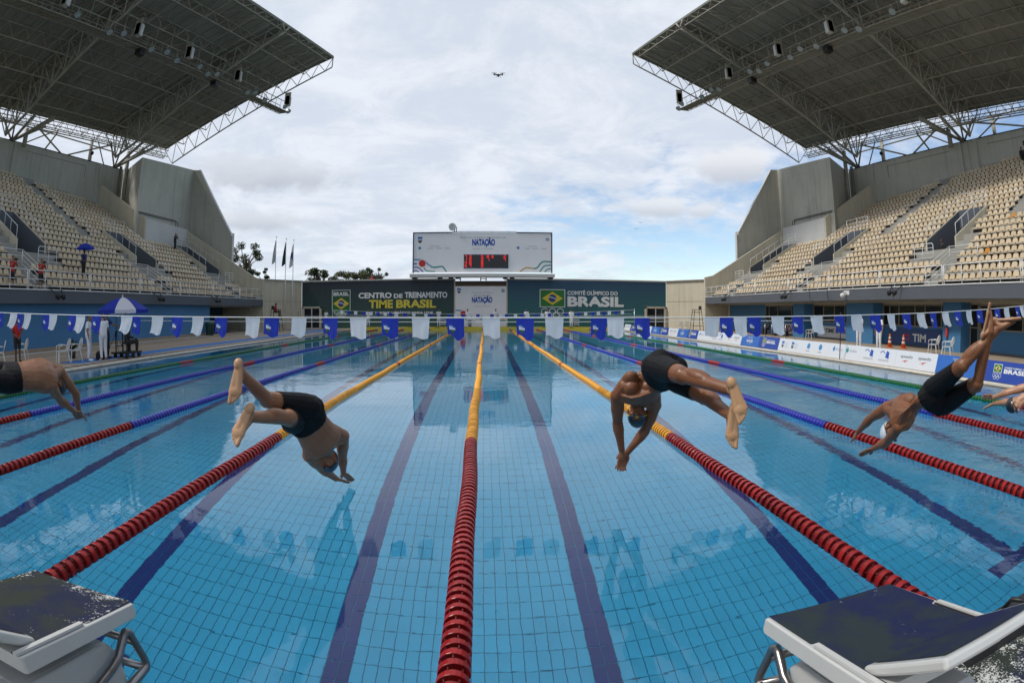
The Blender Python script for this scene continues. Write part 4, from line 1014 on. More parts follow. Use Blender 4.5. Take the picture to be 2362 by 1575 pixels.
for sx in (-1,1):
    for q,w in ((5.4 if sx<0 else 5.25,.6),(4.55 if sx<0 else 4.45,.55),(3.7 if sx<0 else 6.15,.5)): m.box((sx*q-w/2,ys_,8.13),(sx*q+w/2,ys_+.003,8.18))
    m.box((sx*5.0-.5,ys_,8.36),(sx*5.0+.5,ys_+.003,8.40))
m.build('small_print',P_['grey'],sb)
m=MB(); disc(m,(-6.52,ys_,8.2),UX,UZ,.15); disc(m,(3.5,ys_,8.2),UX,UZ,.15); m.build('round_mark',P_['sky'],sb)
m=MB(); poly(m,(6.5,ys_,9.1),UX,UZ,[(-.18,-.15),(.18,-.15),(.18,.15),(-.18,.15)]); m.build('partner_mark',P_['grey'],sb)
# round horn antenna on top
r=thing('dish_antenna','small round white dish mounted on top of the scoreboard','dish',(-3.1,yS,9.85))
b=MB(); b.tube([(-3.0,yS,9.8),(-2.95,yS,10.15),(-2.75,yS,10.35),(-2.8,yS,9.8)],.05,6); b.build('mast',M['slate'],r)
b=MB(); b.lathe((-3.2,yS-.05,10.38),[(.10,.32),(.36,.12),(.42,-.02),(.36,-.05),(.02,.08)],14,(.3,.9,.2)); b.build('dish',M['white_paint'],r)

# ================================================================ UNDER THE STANDS
r=thing('pool_side_wall','long blue wall under the left stand','wall',(-22.2,20,0))
b=MB(); b.box((-22.15,3,0),(-22.5,38.6,ZL-.55)); b.build('wall_body',M['blue_wall'],r)
b=MB(); b.box((-22.13,3,.03),(-22.149,38.6,.22)); b.build('skirting',M['deck'],r)
b=MB(); b.box((-22.15,38.6,0),(-26.5,38.9,ZL-.55)); b.build('return_wall',M['blue_wall'],r)
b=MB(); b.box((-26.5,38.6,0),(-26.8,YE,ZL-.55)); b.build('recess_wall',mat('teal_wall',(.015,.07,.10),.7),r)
b=MB(); b.box((-26.48,43.5,.03),(-26.499,44.6,2.1)); b.build('door',M['dark_inside'],r)
for k,(x,y,z) in enumerate(((-23.2,49.66,2.05),(-22.5,49.66,1.35))):
    t_=thing('wall_lamp','small round lamp on the beige wall under the left stand, %s one'%('upper' if k==0 else 'lower'),'lamp',(x,y,z)); b=MB(); b.lathe((x,y,z),[(.10,0),(.10,.04),(.05,.10)],10,(0,-1,0)); b.build('cover',M['white_plastic'],t_); b=MB(); b.lathe((x,y+.02,z),[(.12,0),(.12,.025)],10,(0,-1,0)); b.build('base',M['steel'],t_)
t_=thing('trash_bin','dark green waste bin at the opening under the left stand','bin',(-21.6,37.9,.03)); b=MB(); b.lathe((-21.6,37.9,.03),[(.30,0),(.38,.85),(.40,.9)],14); b.build('body',mat('bin_green',(.01,.05,.04),.5),t_); b=MB(); b.lathe((-21.6,37.9,.93),[(.41,0),(.40,.08),(.2,.2),(.01,.23)],14); b.build('lid',mat('lid_green',(.012,.07,.055),.45),t_)
# service building with windows under the right stand
XB=24.0; bt=ZR-.57
r=thing('service_building','blue service building with dark window bands under the right stand','building',(XB,25,0))
b=MB(); b.box((XB,3,0),(XB+.3,48.5,1.17)); b.box((XB,41.0,1.17),(XB+.3,48.5,bt)); b.build('lower_wall',M['blue_wall'],r)
b=MB(); b.box((XB-.004,3,2.42),(XB+.3,40.999,bt)); b.build('head_band',M['beige_wall'],r)
b=MB(); b.box((XB-.001,48.5,0),(29,48.8,bt)); b.build('end_wall',M['beige_wall'],r)
b=MB(); b.box((XB+2.5,3,0),(XB+2.6,48,bt)); b.build('back_room_wall',M['dark_inside'],r)
for (a,e) in ((33.3,34.9),(25.0,27.9),(17.3,18.7),(9.3,10.5)):
    b=MB(); b.box((XB-.9,a,0),(XB+.05,e,bt)); b.build('column',M['blue_wall'],r)
wins=[(35.0,41.0,(36.5,38.8,40.3)),(27.9,33.3,(29.2,30.5,31.9)),(18.7,25.0,(19.6,21.0,21.9,23.4,24.3)),(10.5,16.6,(12,13.5,15.3)),(3,9.3,(5,7))]
for (a,e,mu) in wins:
    f=MB(); f.box((XB-.03,a,1.17),(XB+.05,e,1.24)); f.box((XB-.03,a,2.35),(XB+.05,e,2.42))
    for q in (a+.04,e-.04)+tuple(mu): f.box((XB-.028,q-.04,1.24),(XB+.048,q+.04,2.35))
    fo=f.build('window_frame',mat('win_frame',(.22,.20,.16),.6) if 'wf' not in M else M['wf'],r); M['wf']=fo.data.materials[0]
    cuts=[a+.08]+[q for q in mu]+[e-.08]
    for c0,c1 in zip(cuts[:-1],cuts[1:]):
        g=MB(); g.box((XB+.01,c0+.04,1.24),(XB+.02,c1-.04,2.35)); g.build('pane',M['glass_dark'],fo)
f=MB(); f.box((XB-.06,16.62,.03),(XB-.01,16.70,2.42)); f.box((XB-.06,17.22,.03),(XB-.01,17.29,2.42)); f.box((XB-.06,16.70,1.25),(XB-.01,17.22,1.31)); d_=f.build('door_frame',M['wf'],r)
g=MB(); g.box((XB-.03,16.70,.03),(XB-.025,17.22,2.4)); g.build('pane',M['glass_dark'],d_)
f=MB(); f.box((XB-.012,3,.03),(XB-.0005,48.5,.16)); f.build('skirting',M['slate'],r)
UY=(0,-1,0)
def wall_sign(label,y0,y1,z0,z1,m_):
    t_=thing('wall_sign',label,'sign',(XB-.05,(y0+y1)/2,(z0+z1)/2)); b=MB(); b.box((XB-.06,y0,z0),(XB-.013,y1,z1)); b.build('board',m_,t_); return t_
t_=wall_sign('pale sign with dark team lettering under the right stand windows',28.3,32.6,.16,.95,P_['lightgrey'])
m=MB(); put_text(m,'TIME BRASIL',(XB-.065,31.6,.48),UY,UZ,3.0,.30,.03); m.build('lettering',P_['dark'],t_); m=MB(); poly(m,(XB-.065,32.1,.55),UY,UZ,[(-.2,.25),(.2,.25),(.2,-.1),(0,-.28),(-.2,-.1)]); m.build('shield',P_['dark'],t_)
t_=wall_sign('dark navy telecom sign with white lettering behind the traffic cones',19.4,24.3,.16,1.05,P_['navy'])
m=MB(); put_text(m,'TIM',(XB-.065,22.05,.34),UY,UZ,1.2,.44,.03); m.build('lettering',P_['white'],t_)
m=MB(); m.cur=0
for z in (.44,.66): m.box((XB-.066,22.35,z),(XB-.062,22.85,z+.05))
for y in (22.4,22.75): m.box((XB-.067,y,.34),(XB-.061,y+.05,.78))
m.build('mark',P_['red'],t_)
t_=wall_sign('small dark red lettered board under the farthest window',35.3,38.6,.2,.98,P_['lightgrey'])
m=MB(); put_text(m,'CBDA',(XB-.065,38.0,.35),UY,UZ,2.0,.5,.03); m.build('lettering',mat('print_maroon',(.18,.02,.05),.7),t_)
t_=thing('fire_extinguisher','red fire extinguisher on the blue column of the service building','extinguisher',(XB-.98,18.3,.9)); b=MB(); b.lathe((XB-1.0,18.3,.75),[(.07,0),(.08,.03),(.08,.42),(.03,.5)],10); b.build('cylinder',P_['red'],t_); b=MB(); b.box((XB-1.04,18.26,1.25),(XB-.96,18.34,1.36)); b.build('valve',M['black_metal'],t_)
t_=thing('fire_sign','small red sign above the fire extinguisher','sign',(XB-.91,18.3,1.6)); b=MB(); b.box((XB-.915,18.15,1.5),(XB-.903,18.45,1.75)); b.build('plate',P_['red'],t_); b=MB(); b.box((XB-.919,18.2,1.58),(XB-.916,18.4,1.66)); b.build('print',P_['white'],t_)
# camera on the fascia, black light brackets on both fascias, hanging cables
t_=thing('dome_camera','white dome security camera on the right stand fascia','camera',(FX-.1,26.2,2.9)); b=MB(); b.bar((FX,26.2,3.05),(FX-.35,26.2,3.05),.08); b.box((FX-.02,25.9,2.95),(FX-.001,26.5,3.2)); b.build('arm',M['white_plastic'],t_); b=MB(); b.lathe((FX-.35,26.2,3.0),[(.12,.02),(.16,-.05),(.16,-.16),(.02,-.28)],12); b.build('dome',M['white_plastic'],t_)
for s,z0,ys_b,w_ in ((-1,ZL,(19.7,30.2,38.9),'left'),(1,ZR,(44.2,33.4,21.2),'right')):
    for k,y in enumerate(ys_b):
        t_=thing('spot_bracket','black spotlight bracket hooked over the %s fascia, %s'%(w_,('nearest of its row','middle of its row','farthest of its row')[k if s<0 else 2-k]),'bracket',(s*(FX-.1),y,z0-.1),'black brackets on the stand fascias')
        b=MB(); b.bar((s*(FX+.1),y-.45,z0+.12),(s*(FX+.1),y+.55,z0+.12),.06); b.bar((s*(FX-.05),y-.4,z0+.12),(s*(FX-.45),y-.1,z0-.3),.05); b.bar((s*(FX-.05),y+.5,z0+.12),(s*(FX-.45),y+.3,z0-.3),.05); b.build('arm',M['black_metal'],t_)
        for q in (-.15,.3):
            b=MB(); b.lathe((s*(FX-.45),y+q,z0-.28),[(.06,.16),(.16,.0),(.17,-.06)],10,(-s*.5,-.2,-.8)); b.build('lamp_head',M['black_metal'],t_)
t_=thing('cable','two thin black cables hanging over the right fascia','cable',(FX-.05,28.3,3)); b=MB()
for y in (30.5,28.3): b.tube([(FX-.04,y,ZR+.3),(FX-.06,y+.05,ZR-.2),(FX-.07,y-.1,ZR-.55),(FX-.03,y-.7,ZR-.62)],.016,5)
b.build('wire',M['black_rubber'],t_)

# ================================================================ SPONSOR BOARDS along the right pool edge
M['board_white']=mat('board_white',(.60,.63,.67),.45,var=.03,vscale=1.5); M['board_blue']=mat('board_blue',(.025,.12,.42),.45,var=.05,vscale=1.5); M['board_navy']=mat('board_navy',(.018,.055,.30),.45,var=.05,vscale=1.5)
bx0,bz0=13.0,.06; lean_n=V((.15,0,.535)).normalized(); BH=.555
def board(yf,yn,kind,label):
    t_=thing('sponsor_board',label,'board',(bx0,(yf+yn)/2,bz0),'sponsor boards along the right pool edge')
    m_={'n':M['board_blue'],'b':M['board_navy']}.get(kind,M['board_white'])
    o=V((bx0,0,bz0)); L_=lean_n*BH; back=V((.025,0,-.007))
    b=MB(); b.prism([V((bx0,yf,bz0)),V((bx0,yn+.004,bz0)),V((bx0,yn+.004,bz0))+L_,V((bx0,yf,bz0))+L_],back); b.build('panel',m_,t_)
    b=MB()
    for y in (yf-.15,yn+.15): b.bar(V((bx0+.02,y,bz0))+L_*.9,(bx0+.55,y,.03),.03)
    b.build('prop',M['black_metal'],t_)
    n=V((-.535,0,.15)).normalized()*.004; u=UY; v=tuple(lean_n)
    def at(a,c): return V((bx0,yf-a,bz0))+lean_n*c+n
    W_=yf-yn
    if kind=='n':
        m=MB(); put_text(m,'NATAÇÃO',at(W_*.32,.17),u,v,W_*.34,.20,.03); put_text(m,'SELETIVA OLÍMPICA',at(W_*.33,.46),u,v,W_*.30,.030,.01); put_text(m,'BRASILEIRA DE',at(W_*.37,.41),u,v,W_*.24,.030,.01); put_text(m,'RUMO A TÓQUIO',at(W_*.34,.11),u,v,W_*.3,.028,.01); m.build('lettering',P_['white'],t_)
    if kind=='b':
        c=at(W_*.27,.36); m=MB(); poly(m,c,u,v,[(-.16,-.115),(.16,-.115),(.16,.115),(-.16,.115)]); m.build('flag_border',P_['white'],t_)
        brazil_flag(t_,c+n*.6,u,v,.29,.20,n.normalized()*.5); rings(t_,at(W_*.27,.17),u,v,.052,n.normalized()*.3)
        m=MB(); put_text(m,'COMITÊ OLÍMPICO DO',at(W_*.39,.375),u,v,W_*.40,.055,.02); put_text(m,'BRASIL',at(W_*.39,.245),u,v,W_*.44,.115,.04); m.build('lettering',P_['white'],t_)
    if kind=='s':
        for a in (.12,.56):
            m=MB(); put_text(m,'speedo',at(W_*a,.29),u,v,W_*.30,.13,.0); m.build('lettering',P_['dark'],t_)
            m=MB(); poly(m,at(W_*a+.2,.20),u,v,[(-.12,-.01),(.06,.045),(.24,.055),(.08,.015),(.10,-.04),(.02,.012)]); m.build('arrow_mark',P_['red'],t_)
    if kind=='e':
        for a in (.1,.54):
            m=MB(); put_text(m,'Estácio',at(W_*a+.26,.30),u,v,W_*.22,.10,.0); m.build('lettering',P_['grey'],t_)
            m=MB(); poly(m,at(W_*a+.12,.34),u,v,[(-.10,0),(0,-.10),(.09,0),(0,.13)]); m.build('diamond_mark',P_['teal'] if a>.3 else P_['sky'],t_)
    if kind=='x':
        for a in (.12,.56):
            m=MB(); put_text(m,'exitoarte',at(W_*a,.12),u,v,W_*.27,.09,.0); m.build('lettering',P_['grey'],t_)
            m=MB(); poly(m,at(W_*a+.42,.34),u,v,[(-.10,-.08),(.10,-.12),(.08,.10),(-.06,.14)]); ribbon(m,at(W_*a,.36),u,v,[(.02,.04),(.16,.10),(.30,.02)],.03); m.build('swirl_mark',P_['royal'],t_)
    if kind=='c':
        for a in (.16,.60):
            m=MB(); disc(m,at(W_*a+.16,.34),u,v,.12,18,.05); disc(m,at(W_*a+.16,.34),u,v,.045,12); m.build('round_mark',P_['sky'],t_)
            m=MB(); ribbon(m,at(W_*a,.13),u,v,[(.0,.02),(.15,.0),(.30,.02)],.035); m.build('underline_mark',P_['grey'],t_)
    if kind=='d':
        for a in (.18,.60):
            small_shield(t_,at(W_*a,.30),u,v,.21,n); m=MB()
            for q in range(4): m.cur=0; poly(m,at(W_*a+.16,.36-.06*q),u,v,[(0,0),(.28,0),(.28,.012),(0,.012)])
            m.build('small_print',P_['grey'],t_)
W5={'d':'white board with two small shields','c':'white board with two round blue marks','e':'white board with diamond marks and college lettering','x':'white board with two blue swirl logos','s':'white board with two swimwear wordmarks and red arrows','n':'mid blue board with the white event title','b':'navy board with the flag, rings and white lettering'}
def run(yf,yn,kinds,where):
    w=(yf-yn)/len(kinds)
    for k,q in enumerate(kinds): board(yf-w*k,yf-w*(k+1),q,W5[q]+', '+where)
run(48.5,40.0,'ebds','in the farthest run of boards'); run(40.0,35.9,'nb','second blue pair from the far end'); run(35.9,33.9,'s','between two far blue pairs')
run(33.9,30.2,'nb','third blue pair past the pole'); run(30.2,24.1,'exs','in the white run in the middle'); run(24.1,20.2,'nb','blue pair before the long white run')
run(20.2,10.1,'dcexs','long white run'); run(10.1,6.05,'nb','nearest the camera'); run(6.05,2.0,'ds','beyond the right edge')

# ================================================================ FLAG POLES, TREES
for k,(x,y,zt,c) in enumerate(((-21.5,52.3,9.55,'lightgrey'),(-20.35,52.3,9.3,'green'),(-19.5,52.3,9.1,'white'))):
    t_=thing('flag_pole','white pole with a limp %s flag, %s of three by the beige wall'%(('pale','dark green','white and blue')[k],('left','middle','right')[k]),'flag pole',(x,y,.03),'flag poles by the far left wall')
    b=MB(); b.tube([(x,y,.03),(x,y,zt)],[.055,.03],8); b.ball((x,y,zt+.05),.07); b.build('pole',M['white_paint'],t_)
    b=MB(); vs=[]; 
    for j in range(9):
        v_=j/8; z=zt-.35-2.25*v_
        for i in range(6):
            u_=i/5; wd=.06+.40*v_*(1-.15*v_)
            vs.append((x-.04-u_*wd,y+.10*sin(9*u_+3*v_),z-.25*u_*v_))
    b.add(vs,[(j*6+i,j*6+i+1,(j+1)*6+i+1,(j+1)*6+i) for j in range(8) for i in range(5)],True)
    if k==2: b.mi[15:26]=[1]*11
    b.build('flag',[P_[c] if k!=1 else mat('flag_dark_green',(.01,.05,.035),.8),P_['navy']],t_)
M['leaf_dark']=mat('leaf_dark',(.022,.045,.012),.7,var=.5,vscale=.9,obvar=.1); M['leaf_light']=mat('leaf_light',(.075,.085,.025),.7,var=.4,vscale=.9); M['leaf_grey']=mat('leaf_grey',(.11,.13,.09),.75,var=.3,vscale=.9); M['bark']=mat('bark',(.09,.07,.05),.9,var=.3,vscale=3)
rt=random.Random(3)
def tree(label,x,y,h,r,clumps,mats_,flat=.55,seed=1,lift=.72):
    R_=random.Random(seed); t_=thing('tree',label,'tree',(x,y,0),'trees beyond the far wall')
    tk=MB(); tk.tube([(x,y,0),(x+.2,y,h*.35),(x-.1,y,h*.62),(x,y,h*.8)],[.32,.26,.18,.10],8); lf=MB(); cs=[]
    for k in range(clumps):
        a=R_.uniform(0,2*pi); q=R_.random()**.5; cx=x+r*q*cos(a); cy=y+r*q*sin(a)*.8; cz=h*lift+ (h*(1-lift))*R_.uniform(-.7,1)*(1-.5*q); cs.append((cx,cy,cz,R_.uniform(.5,1.0)*r*.30))
        tk.tube([(x,y,h*R_.uniform(.4,.72)),((x+cx)/2,(y+cy)/2,(cz+h*.62)/2+.2),(cx,cy,cz)],[.10,.07,.03],5)
    for cx,cy,cz,cr in cs:
        n=int(150*cr*cr)+60
        for k in range(n):
            d=V((R_.gauss(0,1),R_.gauss(0,1),R_.gauss(0,1))).normalized()*cr*(R_.random()**.4)
            p=V((cx+d.x,cy+d.y,cz+d.z*flat)); a=V((R_.uniform(-1,1),R_.uniform(-1,1),R_.uniform(-1,1))).normalized(); b_=a.cross(V((R_.uniform(-1,1),R_.uniform(-1,1),1))).normalized(); s_=R_.uniform(.10,.20)
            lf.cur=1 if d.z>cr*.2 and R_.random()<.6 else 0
            lf.add([p-a*s_,p-b_*s_*.55,p+a*s_,p+b_*s_*.55],[(0,1,2,3)])
    tk.build('trunk',M['bark'],t_); lf.build('crown',mats_,t_,kind='stuff')
tree('tall dark tree with separate round leaf clumps behind the left stand end',-31.6,66,11.6,2.6,18,[M['leaf_dark'],M['leaf_light']],.8,4,.70)
tree('smaller dark tree low beside the tall clumpy one',-29.3,68,8.0,1.5,6,[M['leaf_dark'],M['leaf_dark']],.7,5,.8)
tree('leafy tree top showing over the left end of the dark mural wall',-23.3,76,8.3,3.0,16,[M['leaf_dark'],M['leaf_light']],.55,6,.82)
tree('broad low yellow-green crown behind the middle of the dark mural wall',-18.5,78,8.1,3.6,18,[M['leaf_light'],M['leaf_light']],.5,7,.82)
tree('grey-green round tree top left of the scoreboard',-14.9,74,8.4,1.5,10,[M['leaf_grey'],M['leaf_grey']],.9,8,.82)
# ================================================================ PEOPLE
def nrm(v): v=V(v); return v.normalized()
def seg(mb,p,q,r1,r2,side=None,flat=1.0,n=12,rings=4,bulge=0.0,bpos=.35):
    """closed tapered limb with round ends; side: axis of the wider half, flat: thickness ratio across it"""
    p=V(p);q=V(q);d=q-p;L=d.length; d.normalize()
    a=V(side) if side is not None else d.cross(V((0.13,0.2,1)))
    a=(a-d*a.dot(d)); a.normalize(); b=d.cross(a); st=[]
    for k in range(4): t=pi/2*k/4; st.append((-r1*cos(t),r1*sin(t) if k else 1e-4))
    for k in range(rings+1):
        t=k/rings; r=r1+(r2-r1)*t+bulge*math.exp(-((t-bpos)/.22)**2); st.append((L*t,r))
    for k in range(1,5): t=pi/2*k/4; st.append((L+r2*sin(t),max(r2*cos(t),1e-4)))
    vs=[p+d*h+(a*cos(2*pi*i/n)+b*sin(2*pi*i/n)*flat)*r for h,r in st for i in range(n)]
    m=len(st); fs=[(j*n+i,j*n+(i+1)%n,(j+1)*n+(i+1)%n,(j+1)*n+i) for j in range(m-1) for i in range(n)]+[tuple(range(n))[::-1],tuple((m-1)*n+i for i in range(n))]
    mb.add(vs,fs)
def ell(mb,c,ax,ay,az,n=14,m=9):
    c=V(c);ax=V(ax);ay=V(ay);az=V(az); vs=[];
    for j in range(m+1):
        t=pi*j/m; r=max(sin(t),1e-3)
        for i in range(n): f=2*pi*i/n; vs.append(c+ax*(r*cos(f))+ay*(r*sin(f))-az*cos(t))
    mb.add(vs,[(j*n+i,j*n+(i+1)%n,(j+1)*n+(i+1)%n,(j+1)*n+i) for j in range(m) for i in range(n)]+[tuple(range(n))[::-1],tuple(m*n+i for i in range(n))])
def loft(mb,st,n=18):
    """stations (centre, side, front, half width, half depth)"""
    vs=[]
    for c,a,b,w,d in st:
        for i in range(n):
            t=2*pi*i/n; cc,ss=cos(t),sin(t); e=.86
            vs.append(V(c)+V(a)*w*math.copysign(abs(cc)**e,cc)+V(b)*d*math.copysign(abs(ss)**e,ss))
    m=len(st); mb.add(vs,[(j*n+i,j*n+(i+1)%n,(j+1)*n+(i+1)%n,(j+1)*n+i) for j in range(m-1) for i in range(n)]+[tuple(range(n))[::-1],tuple((m-1)*n+i for i in range(n))])
def remesh(mb,voxel,it=4,fac=.5,ratio=None):
    me=bpy.data.meshes.new('tmp'); me.from_pydata([tuple(v) for v in mb.v],[],mb.f)
    bm=bmesh.new(); bm.from_mesh(me); bmesh.ops.recalc_face_normals(bm,faces=bm.faces); bm.to_mesh(me); bm.free()
    o=bpy.data.objects.new('tmp',me); COL.objects.link(o)
    r=o.modifiers.new('r','REMESH'); r.mode='VOXEL'; r.voxel_size=voxel; r.use_smooth_shade=True
    s=o.modifiers.new('s','SMOOTH'); s.factor=fac; s.iterations=it
    if ratio: d=o.modifiers.new('d','DECIMATE'); d.ratio=ratio
    dg=bpy.context.evaluated_depsgraph_get(); out=bpy.data.meshes.new_from_object(o.evaluated_get(dg))
    COL.objects.unlink(o); bpy.data.objects.remove(o); bpy.data.meshes.remove(me)
    out.polygons.foreach_set('use_smooth',[True]*len(out.polygons)); return out
def hand(mb,w,tip,side,n,spread=.0,thumb=1,curl=.0,k=1.0):
    """w wrist, tip direction point, side: across the palm towards the thumb, n: back of hand"""
    w=V(w); d=nrm(V(tip)-w); s=nrm(V(side)-d*V(side).dot(d)); b=d.cross(s)
    if b.dot(V(n))<0: b=-b
    seg(mb,w-d*.01,w+d*.045*k,.026*k,.030*k,s,.62)
    c=w+d*.052*k; ell(mb,c,s*.043*k,b*.017*k,d*.050*k)
    for i,(o,L) in enumerate(((.031,.070),(.0105,.078),(-.0105,.073),(-.030,.058))):
        f=nrm(d+s*(o*5*spread+o*.6)); base=w+d*.088*k+s*o*k; m=base+f*L*.5*k; f2=nrm(f-b*(curl+.12)); e=m+f2*L*.5*k
        seg(mb,base-f*.02,m,.0105*k,.0095*k,n=8,rings=1); seg(mb,m,e,.0095*k,.0078*k,n=8,rings=1)
    t0=w+d*.022*k+s*.026*k; f=nrm(d*.75+s*(.75+spread*.3)-b*.15); m=t0+f*.038*k; e=m+nrm(d+s*.25)*.030*k
    seg(mb,t0,m,.0145*k,.012*k,n=8,rings=1); seg(mb,m,e,.0115*k,.009*k,n=8,rings=1)
def foot(mb,a,f,n,big,k=1.0):
    """a ankle, f toe direction, n sole normal (outwards), big: +1/-1 side of the big toe along f x n"""
    f=nrm(f); n=nrm(V(n)-f*V(n).dot(f)); s=f.cross(n)*big; a=V(a)
    heel=a+n*.045*k-f*.050*k
    ell(mb,heel+f*.006,s*.031*k,n*.027*k,f*.037*k); seg(mb,a,heel+f*.012-n*.008,.034*k,.028*k,s,.85)
    seg(mb,a-n*.01,a+f*.12*k+n*.036*k,.036*k,.024*k,s,.80)
    seg(mb,heel+f*.01-s*.008,heel+f*.155*k-s*.018*k,.024*k,.026*k,s,.70); seg(mb,heel+f*.03+s*.004,heel+f*.165*k+s*.016*k,.020*k,.027*k,s,.62)
    ell(mb,heel+f*.165*k+n*.003,s*.044*k,n*.019*k,f*.036*k)
    for i,(o,L,r) in enumerate(((.026,.044,.0150),(.0045,.040,.0096),(-.0115,.034,.0092),(-.0255,.028,.0088),(-.0375,.021,.0085))):
        b0=heel+f*(.185-.004*i*i*.6)*k+s*o*k+n*.003; e=b0+f*L*k+n*.004; seg(mb,b0-f*.02,e,r*.86*k,r*k,n=8,rings=1)
def skin_mat(name,col,pale):
    m,t,b=node_mat(name); at=t.nodes.new('ShaderNodeAttribute'); at.attribute_name='pale'
    tc=t.nodes.new('ShaderNodeTexCoord').outputs['Object']
    n=t.nodes.new('ShaderNodeTexNoise'); t.links.new(tc,n.inputs[0]); n.inputs['Scale'].default_value=9; n.inputs['Detail'].default_value=5
    r=t.nodes.new('ShaderNodeMapRange'); t.links.new(n.outputs[0],r.inputs[0]); r.inputs[1].default_value=.3; r.inputs[2].default_value=.7
    x=t.nodes.new('ShaderNodeMixRGB'); t.links.new(r.outputs[0],x.inputs[0]); x.inputs[1].default_value=(col[0]*.86,col[1]*.80,col[2]*.80,1); x.inputs[2].default_value=(col[0]*1.12,col[1]*1.12,col[2]*1.10,1)
    y=t.nodes.new('ShaderNodeMixRGB'); t.links.new(at.outputs['Fac'],y.inputs[0]); t.links.new(x.outputs[0],y.inputs[1]); y.inputs[2].default_value=(*pale,1)
    t.links.new(y.outputs[0],b.inputs['Base Color']); b.inputs['Roughness'].default_value=.46; b.inputs['Specular IOR Level'].default_value=.38; b.inputs['Coat Weight'].default_value=.10; b.inputs['Coat Roughness'].default_value=.18
    b.inputs['Subsurface Weight'].default_value=.12; b.inputs['Subsurface Radius'].default_value=(.02,.008,.004); b.inputs['Subsurface Scale'].default_value=.5
    n2=t.nodes.new('ShaderNodeTexNoise'); t.links.new(tc,n2.inputs[0]); n2.inputs['Scale'].default_value=70; n2.inputs['Detail'].default_value=3
    bp=t.nodes.new('ShaderNodeBump'); bp.inputs['Strength'].default_value=.25; bp.inputs['Distance'].default_value=.004; t.links.new(n2.outputs[0],bp.inputs['Height']); t.links.new(bp.outputs[0],b.inputs['Normal'])
    return m
M['swimwear']=mat('swimwear',(.004,.004,.005),.7,spec=.22,bump=.35,bscale=22)
M['lens']=mat('goggle_lens',(.01,.02,.05),.06,spec=.9,coat=1.)
def head_geo(mb,hc,up,fw,k=1.0):
    up=nrm(up); fw=nrm(V(fw)-up*V(fw).dot(up)); s=up.cross(fw); hc=V(hc)
    ell(mb,hc+up*.022*k-fw*.008,s*.074*k,fw*.092*k,up*.092*k)            # skull
    ell(mb,hc-up*.045*k+fw*.020*k,s*.056*k,fw*.062*k,up*.066*k)          # face
    ell(mb,hc-up*.092*k+fw*.052*k,s*.028*k,fw*.026*k,up*.022*k)          # chin
    for q in(-1,1):
        ell(mb,hc-up*.055*k+s*q*.040*k+fw*.008*k,s*.020*k,fw*.045*k,up*.030*k)   # jaw
        ell(mb,hc-up*.018*k+s*q*.042*k+fw*.058*k,s*.022*k,fw*.018*k,up*.014*k)   # cheek
        ell(mb,hc-up*.010*k+s*q*.077*k-fw*.004,s*.009*k,fw*.018*k,up*.030*k,8,6)  # ear
    ell(mb,hc+up*.016*k+fw*.078*k,s*.045*k,fw*.014*k,up*.010*k)          # brow
    seg(mb,hc+up*.004*k+fw*.080*k,hc-up*.032*k+fw*.104*k,.008*k,.014*k,n=8,rings=1) # nose
    ell(mb,hc-up*.036*k+fw*.092*k,s*.019*k,fw*.010*k,up*.009*k,8,6)
    ell(mb,hc-up*.060*k+fw*.083*k,s*.024*k,fw*.009*k,up*.006*k,8,6); ell(mb,hc-up*.070*k+fw*.080*k,s*.021*k,fw*.009*k,up*.006*k,8,6)  # lips
    return s
def cap_and_goggles(root,hc,up,fw,capm,k=1.0,strap=None):
    up=nrm(up); fw=nrm(V(fw)-up*V(fw).dot(up)); s=up.cross(fw); hc=V(hc); c=hc+up*.022*k-fw*.008
    tilt=nrm(up*.9-fw*.25)      # rim plane runs from brow to nape
    mb=MB(); n=20; m=9; vs=[]
    sx=s; fy=nrm(fw-tilt*fw.dot(tilt))
    for j in range(m+1):
        t=(pi*.56)*j/m
        for i in range(n): f=2*pi*i/n; r=sin(t); vs.append(c+sx*(.081*k*r*cos(f))+fy*(.100*k*r*sin(f))+tilt*(.101*k*cos(t)))
    mb.add(vs,[(j*n+i,j*n+(i+1)%n,(j+1)*n+(i+1)%n,(j+1)*n+i) for j in range(m) for i in range(n)],True)
    mb.build('swim_cap',capm,root)
    g=MB()
    for q in(-1,1): ell(g,hc-up*.004*k+s*q*.034*k+fw*.090*k,s*.027*k,fw*.014*k,up*.018*k,12,8)
    g.build('goggles',M['lens'],root)
    st=MB(); pts=[hc-up*.002*k+s*(.080*k*cos(2*pi*i/24))+fw*(.098*k*sin(2*pi*i/24))+up*(.016*k*(1-sin(2*pi*i/24)))*.5 for i in range(24)]
    st.tube(pts,.0055*k,5,closed=True); st.build('goggle_strap',strap or M['black_rubber'],root)
def dist_seg(P,a,b):
    a=np.array(a);b=np.array(b);d=b-a;t=np.clip(((P-a)@d)/(d@d),0,1); return np.linalg.norm(P-(a+t[:,None]*d),axis=1),t
def region(name,me,keep,off,m,root,loc):
    """a garment: the body's own surface where keep() holds, lifted off along the normals"""
    n=len(me.vertices); P=np.empty(n*3); me.vertices.foreach_get('co',P); P=P.reshape(-1,3)
    N=np.empty(n*3); me.vertex_normals.foreach_get('vector',N); N=N.reshape(-1,3)
    k=keep(P+np.array(loc)); o=off(P+np.array(loc)) if callable(off) else off
    fs=[tuple(p.vertices) for p in me.polygons if all(k[v] for v in p.vertices)]
    if not fs: return None
    used=sorted({v for f in fs for v in f}); mp={v:i for i,v in enumerate(used)}
    Q=(P+N*(o[:,None] if callable(off) else o))[used]
    me2=bpy.data.meshes.new(name); me2.from_pydata(Q.tolist(),[],[tuple(mp[v] for v in f) for f in fs]); me2.materials.append(m)
    me2.polygons.foreach_set('use_smooth',[True]*len(me2.polygons))
    return link(name,me2,root)
